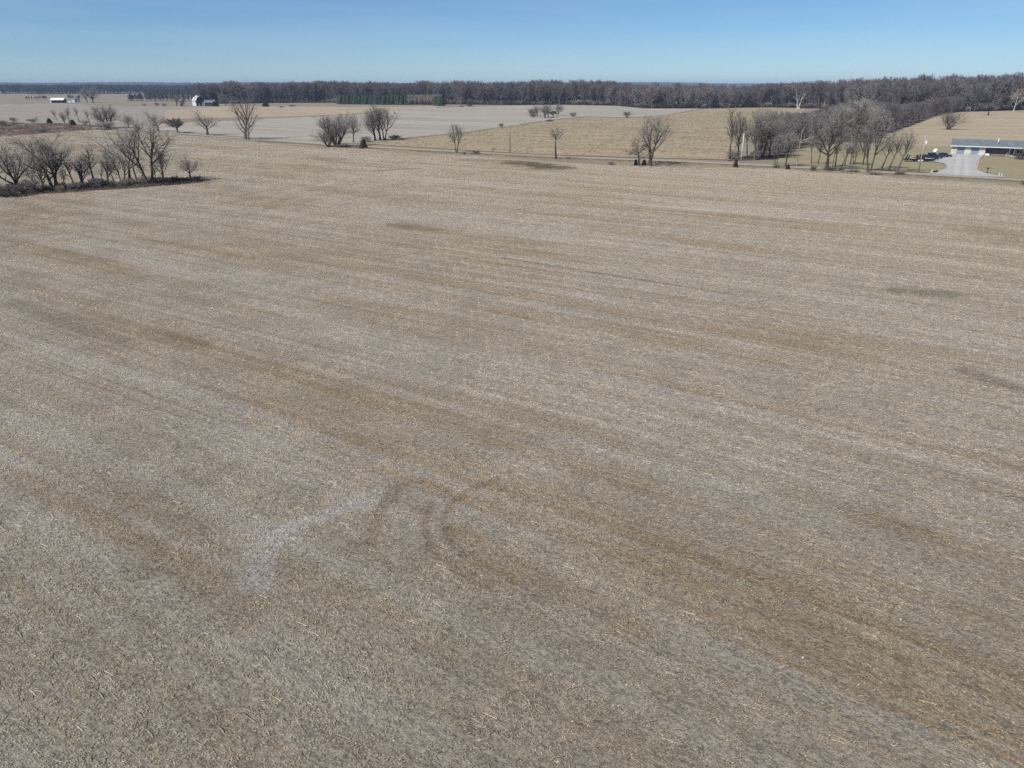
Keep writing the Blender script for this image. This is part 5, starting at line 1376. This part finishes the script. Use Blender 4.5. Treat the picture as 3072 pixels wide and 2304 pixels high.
MB().box(-0.55, -0.27, -0.05, 0.05, 1.15, 1.28).build('newspaper_tube', BLACK, e)
for px, py, lab in ((3004, 532, 'white marker stake at the right corner of the driveway, taller one'), (2996, 530.5, 'pale marker stake left of the taller one at the right driveway corner'),
                    (2795, 519.5, 'pale marker stake at the left corner of the driveway')):
    o = tag(MB().box(-0.07, 0.07, -0.03, 0.03, 0, 0.95, 0.01).build('marker_stake', WHITEP), lab, 'stake', 'marker stakes at the driveway')
    o.location = at(px, py); o.rotation_euler = (0, 0, -0.54)
o = MB().tube([(-0.9, 0, 0.28), (0.9, 0, 0.28)], [0.28, 0.28], 14, cap=False).tube([(-0.9, 0, 0.28), (0.9, 0, 0.28)], [0.22, 0.22], 14, cap=False).build('culvert_pipe', BLACK)
o.location = at(2806, 518.5); o.rotation_euler = (0, 0, 0.7)
tag(o, 'dark culvert pipe end at the left corner of the driveway', 'pipe')
mb = MB(); rr = random.Random(9)
for i in range(46):
    f = i / 45; p = at(2938 - 9 * f + rr.uniform(-1, 1), 478 + 30 * f)
    mb.sphere((p.x, p.y, 0.08), rr.uniform(0.10, 0.2), 1.2, 1, 0.7, 1, 0.4, i)
tag(mb.build('edging_stones', PINKC), 'row of small pinkish stones edging the driveway', None, None, 'stuff')

# ------------------------------------------------------------------ far farm buildings
METAL = plain('pale_metal_roof', (0.72, 0.73, 0.72), 0.45, 0.4, 0.06, 0.6)
OLDWHITE = plain('weathered_white', (0.62, 0.61, 0.60), 0.8, 0.2, 0.15, 0.8)
DARKW = plain('dark_and_shaded_boards', (0.045, 0.05, 0.06), 0.85, 0.2, 0.3, 1.0)
GREYR = plain('grey_roofing', (0.17, 0.165, 0.175), 0.8, 0.2, 0.15, 0.8)
t = NT('streaked_barn_roof')
n_ = t.noise(t.pos(obj=True, scale=(0.9, 0.12, 0.12)), 1.0, 4, 0.7)
t.col(t.mix(t.smooth(n_, 0.42, 0.58), (0.13, 0.12, 0.12), (0.56, 0.55, 0.54)))
STREAK = t.m
def gable_roof(mb, x0, x1, y0, y1, ze, zr, ov=0.4, th=0.15):
    ym = 0.5 * (y0 + y1)
    slab(mb, (x0 - ov, y0 - ov, ze), (x1 + ov, y0 - ov, ze), (x1 + ov, ym, zr), (x0 - ov, ym, zr), th)
    slab(mb, (x0 - ov, ym + 0.004, zr), (x1 + ov, ym + 0.004, zr), (x1 + ov, y1 + ov, ze), (x0 - ov, y1 + ov, ze), th)
def gable_end(mb, x, y0, y1, ze, zr, th=0.2):
    ym = 0.5 * (y0 + y1); a = [(x, y0, ze), (x, y1, ze), (x, ym, zr - 0.15)]
    va = [mb.bm.verts.new(p) for p in a]; vb = [mb.bm.verts.new((p[0] + th, p[1], p[2])) for p in a]
    mb.bm.faces.new(va); mb.bm.faces.new(vb[::-1])
    for i in range(3): mb.bm.faces.new((va[i], va[(i+1) % 3], vb[(i+1) % 3], vb[i]))
b = at(172, 308.5); W = px_w(b, 36); 
e = empty('pole_shed', tuple(b), math.radians(6), 'long open-fronted shed with bright metal roof far at the left', 'shed')
mb = MB().box(-W/2, -W/2 + 0.2, 0.2, 9, 0, 3.3).box(W/2 - 0.2, W/2, 0.2, 9, 0, 3.3).box(-W/2 + .2, W/2 - .2, 8.8, 9, 0, 3.3); mb.build('wall', DARKW, e)
mb = MB(); gable_roof(mb, -W/2, W/2, 0, 9, 3.4, 6.1, 0.6); mb.build('roof', METAL, e)
mb = MB().box(-W/2 - 0.3, -W/2 + 0.9, -0.35, 0.18, 0, 3.2); mb.build('corner_post', OLDWHITE, e)
for k in range(1, 4): MB().box(-W/2 + k * W/4 - .12, -W/2 + k * W/4 + .12, 0.0, 0.25, 0, 3.2).build('post', DARKW, e)
b = at(215, 307.5)
e = empty('farm_house', tuple(b), math.radians(4), 'low white farm building with grey roof beside the bright-roofed shed', 'farm building')
W = px_w(b, 20)
MB().box(-W/2, -0.6, 0, 6, 0, 3.2).box(0.2, W/2, -0.4, 5.6, 0, 3.2).build('wall', OLDWHITE, e)
mb = MB(); gable_roof(mb, -W/2, W/2, 0, 6, 3.2, 5.4); mb.build('roof', GREYR, e)
MB().box(-0.597, 0.197, 0.3, 5.5, 0, 3.1).build('door', DARKW, e)
b = at(234, 306.5)
e = empty('farm_house', tuple(b), math.radians(-50), 'narrow tall white farmhouse gable right of the low white farm building', 'farm building')
MB().box(-2, 2, -2.5, 2.5, 0, 4.2).build('wall', OLDWHITE, e)
mb = MB(); gable_end(mb, -2.0, -2.5, 2.5, 4.2, 6.6); gable_end(mb, 1.8, -2.5, 2.5, 4.2, 6.6); mb.build('gable', OLDWHITE, e)
mb = MB(); gable_roof(mb, -2, 2, -2.5, 2.5, 4.2, 6.6, 0.3); mb.build('roof', GREYR, e)
for z in (1.0, 2.9): MB().box(-0.5, 0.5, -2.56, -2.503, z, z + 1.1).build('window', GLASS, e)
# gambrel barn
b = at(604, 317.5)
e = empty('barn', tuple(b), math.radians(38), 'weathered gambrel barn with streaked white roof and shade-darkened gable', 'barn')
Lb, Wb = 15.0, 10.5
g = [(-Wb/2, 0), (-Wb/2, 4.2), (-Wb/2 * 0.68, 8.2), (0, 10.6), (Wb/2 * 0.68, 8.2), (Wb/2, 4.2), (Wb/2, 0)]
mb = MB()
for i in (1, 2, 3, 4):
    (xa, za), (xb, zb) = g[i], g[i+1]
    k = 1.05
    slab(mb, (xa * k, -0.5, za + 0.12), (xb * k, -0.5, zb + 0.12), (xb * k, Lb + .5, zb + 0.12), (xa * k, Lb + .5, za + 0.12), 0.2)
mb.build('roof', STREAK, e)
MB().prism(g, 0.0, 0.25).prism(g, Lb - .25, Lb).build('gable', DARKW, e)  # shade on the gable side is put into its near-black colour
MB().box(-Wb/2, -Wb/2 + .2, 0.252, Lb - .252, 0, 4.1).box(Wb/2 - .2, Wb/2, 0.252, Lb - .252, 0, 4.1).build('wall', OLDWHITE, e)
MB().box(-1.0, 1.0, -0.06, -0.003, 5.0, 7.0).build('hay_door', BLACK, e)
for x in (-2.6, 1.2): MB().box(x, x + 1.4, -0.06, -0.003, 0.1, 2.6).build('door', OLDWHITE, e)
b = at(630, 318.5)
e = empty('lean_to', tuple(b), math.radians(10), 'low dark shed with grey roof in front of the gambrel barn', 'shed')
MB().box(-5.5, 5.5, 0, 6, 0, 3.6).build('wall', DARKW, e)
mb = MB(); gable_roof(mb, -5.5, 5.5, 0, 6, 3.7, 6.3, 0.5); mb.build('roof', GREYR, e)
MB().box(-6.0, -5.5, -0.5, -0.2, 0, 3.6).box(-8.0, -5.2, -0.5, -0.2, 3.3, 3.62).build('porch_frame', OLDWHITE, e)
b = at(545, 317.5); h = px_h(b, 317.5, 298, 545)
e = empty('silo', tuple(b), 0, 'round silo with a white dome top left of the gambrel barn', 'silo')
MB().tube([(0, 0, 0), (0, 0, h - 1.6)], [1.55, 1.55], 20).build('barrel', plain('silo_staves', (0.22, 0.20, 0.185), 0.85, 0.2, 0.2, 1.0), e, True)
mb = MB(); mb.tube([(0, 0, h - 1.598), (0, 0, h - 1.1), (0, 0, h - 0.55), (0, 0, h - 0.12), (0, 0, h)], [1.62, 1.55, 1.2, 0.6, 0.08], 20); mb.build('dome', WHITE2, e, True)
for px, py, lab in ((504, 277.5, 'tiny white house before the far tree belt, left one'), (514, 276.5, 'tiny white house before the far tree belt, right one')):
    b = at(px, py); e = empty('white_house', tuple(b), random.uniform(-.6, .6), lab, 'house', 'tiny far houses')
    MB().box(-4.5, 4.5, -3, 3, 0, 4.5).build('wall', WHITE2, e)
    mb = MB(); gable_roof(mb, -4.5, 4.5, -3, 3, 4.5, 7.2); mb.build('roof', GREYR, e)
    mb = MB(); gable_end(mb, -4.5, -3, 3, 4.5, 7.2); gable_end(mb, 4.3, -3, 3, 4.5, 7.2); mb.build('gable', WHITE2, e)

# ------------------------------------------------------------------ haze: even air round the whole scene
hz = MB().box(-10000, 10000, -3500, 10000, -4.0, 75.0)
hm = bpy.data.materials.new('air'); hm.use_nodes = True
ht = hm.node_tree; ht.nodes.clear()
ho = ht.nodes.new('ShaderNodeOutputMaterial'); hv = ht.nodes.new('ShaderNodeVolumePrincipled')
hv.inputs['Color'].default_value = (0.50, 0.70, 1.0, 1); hv.inputs['Density'].default_value = 1.0e-4; hv.inputs['Anisotropy'].default_value = 0.0
ht.links.new(hv.outputs[0], ho.inputs['Volume'])
haze = hz.build('haze', hm)
tag(haze, 'thin bluish air over the far land', None, None, 'stuff')
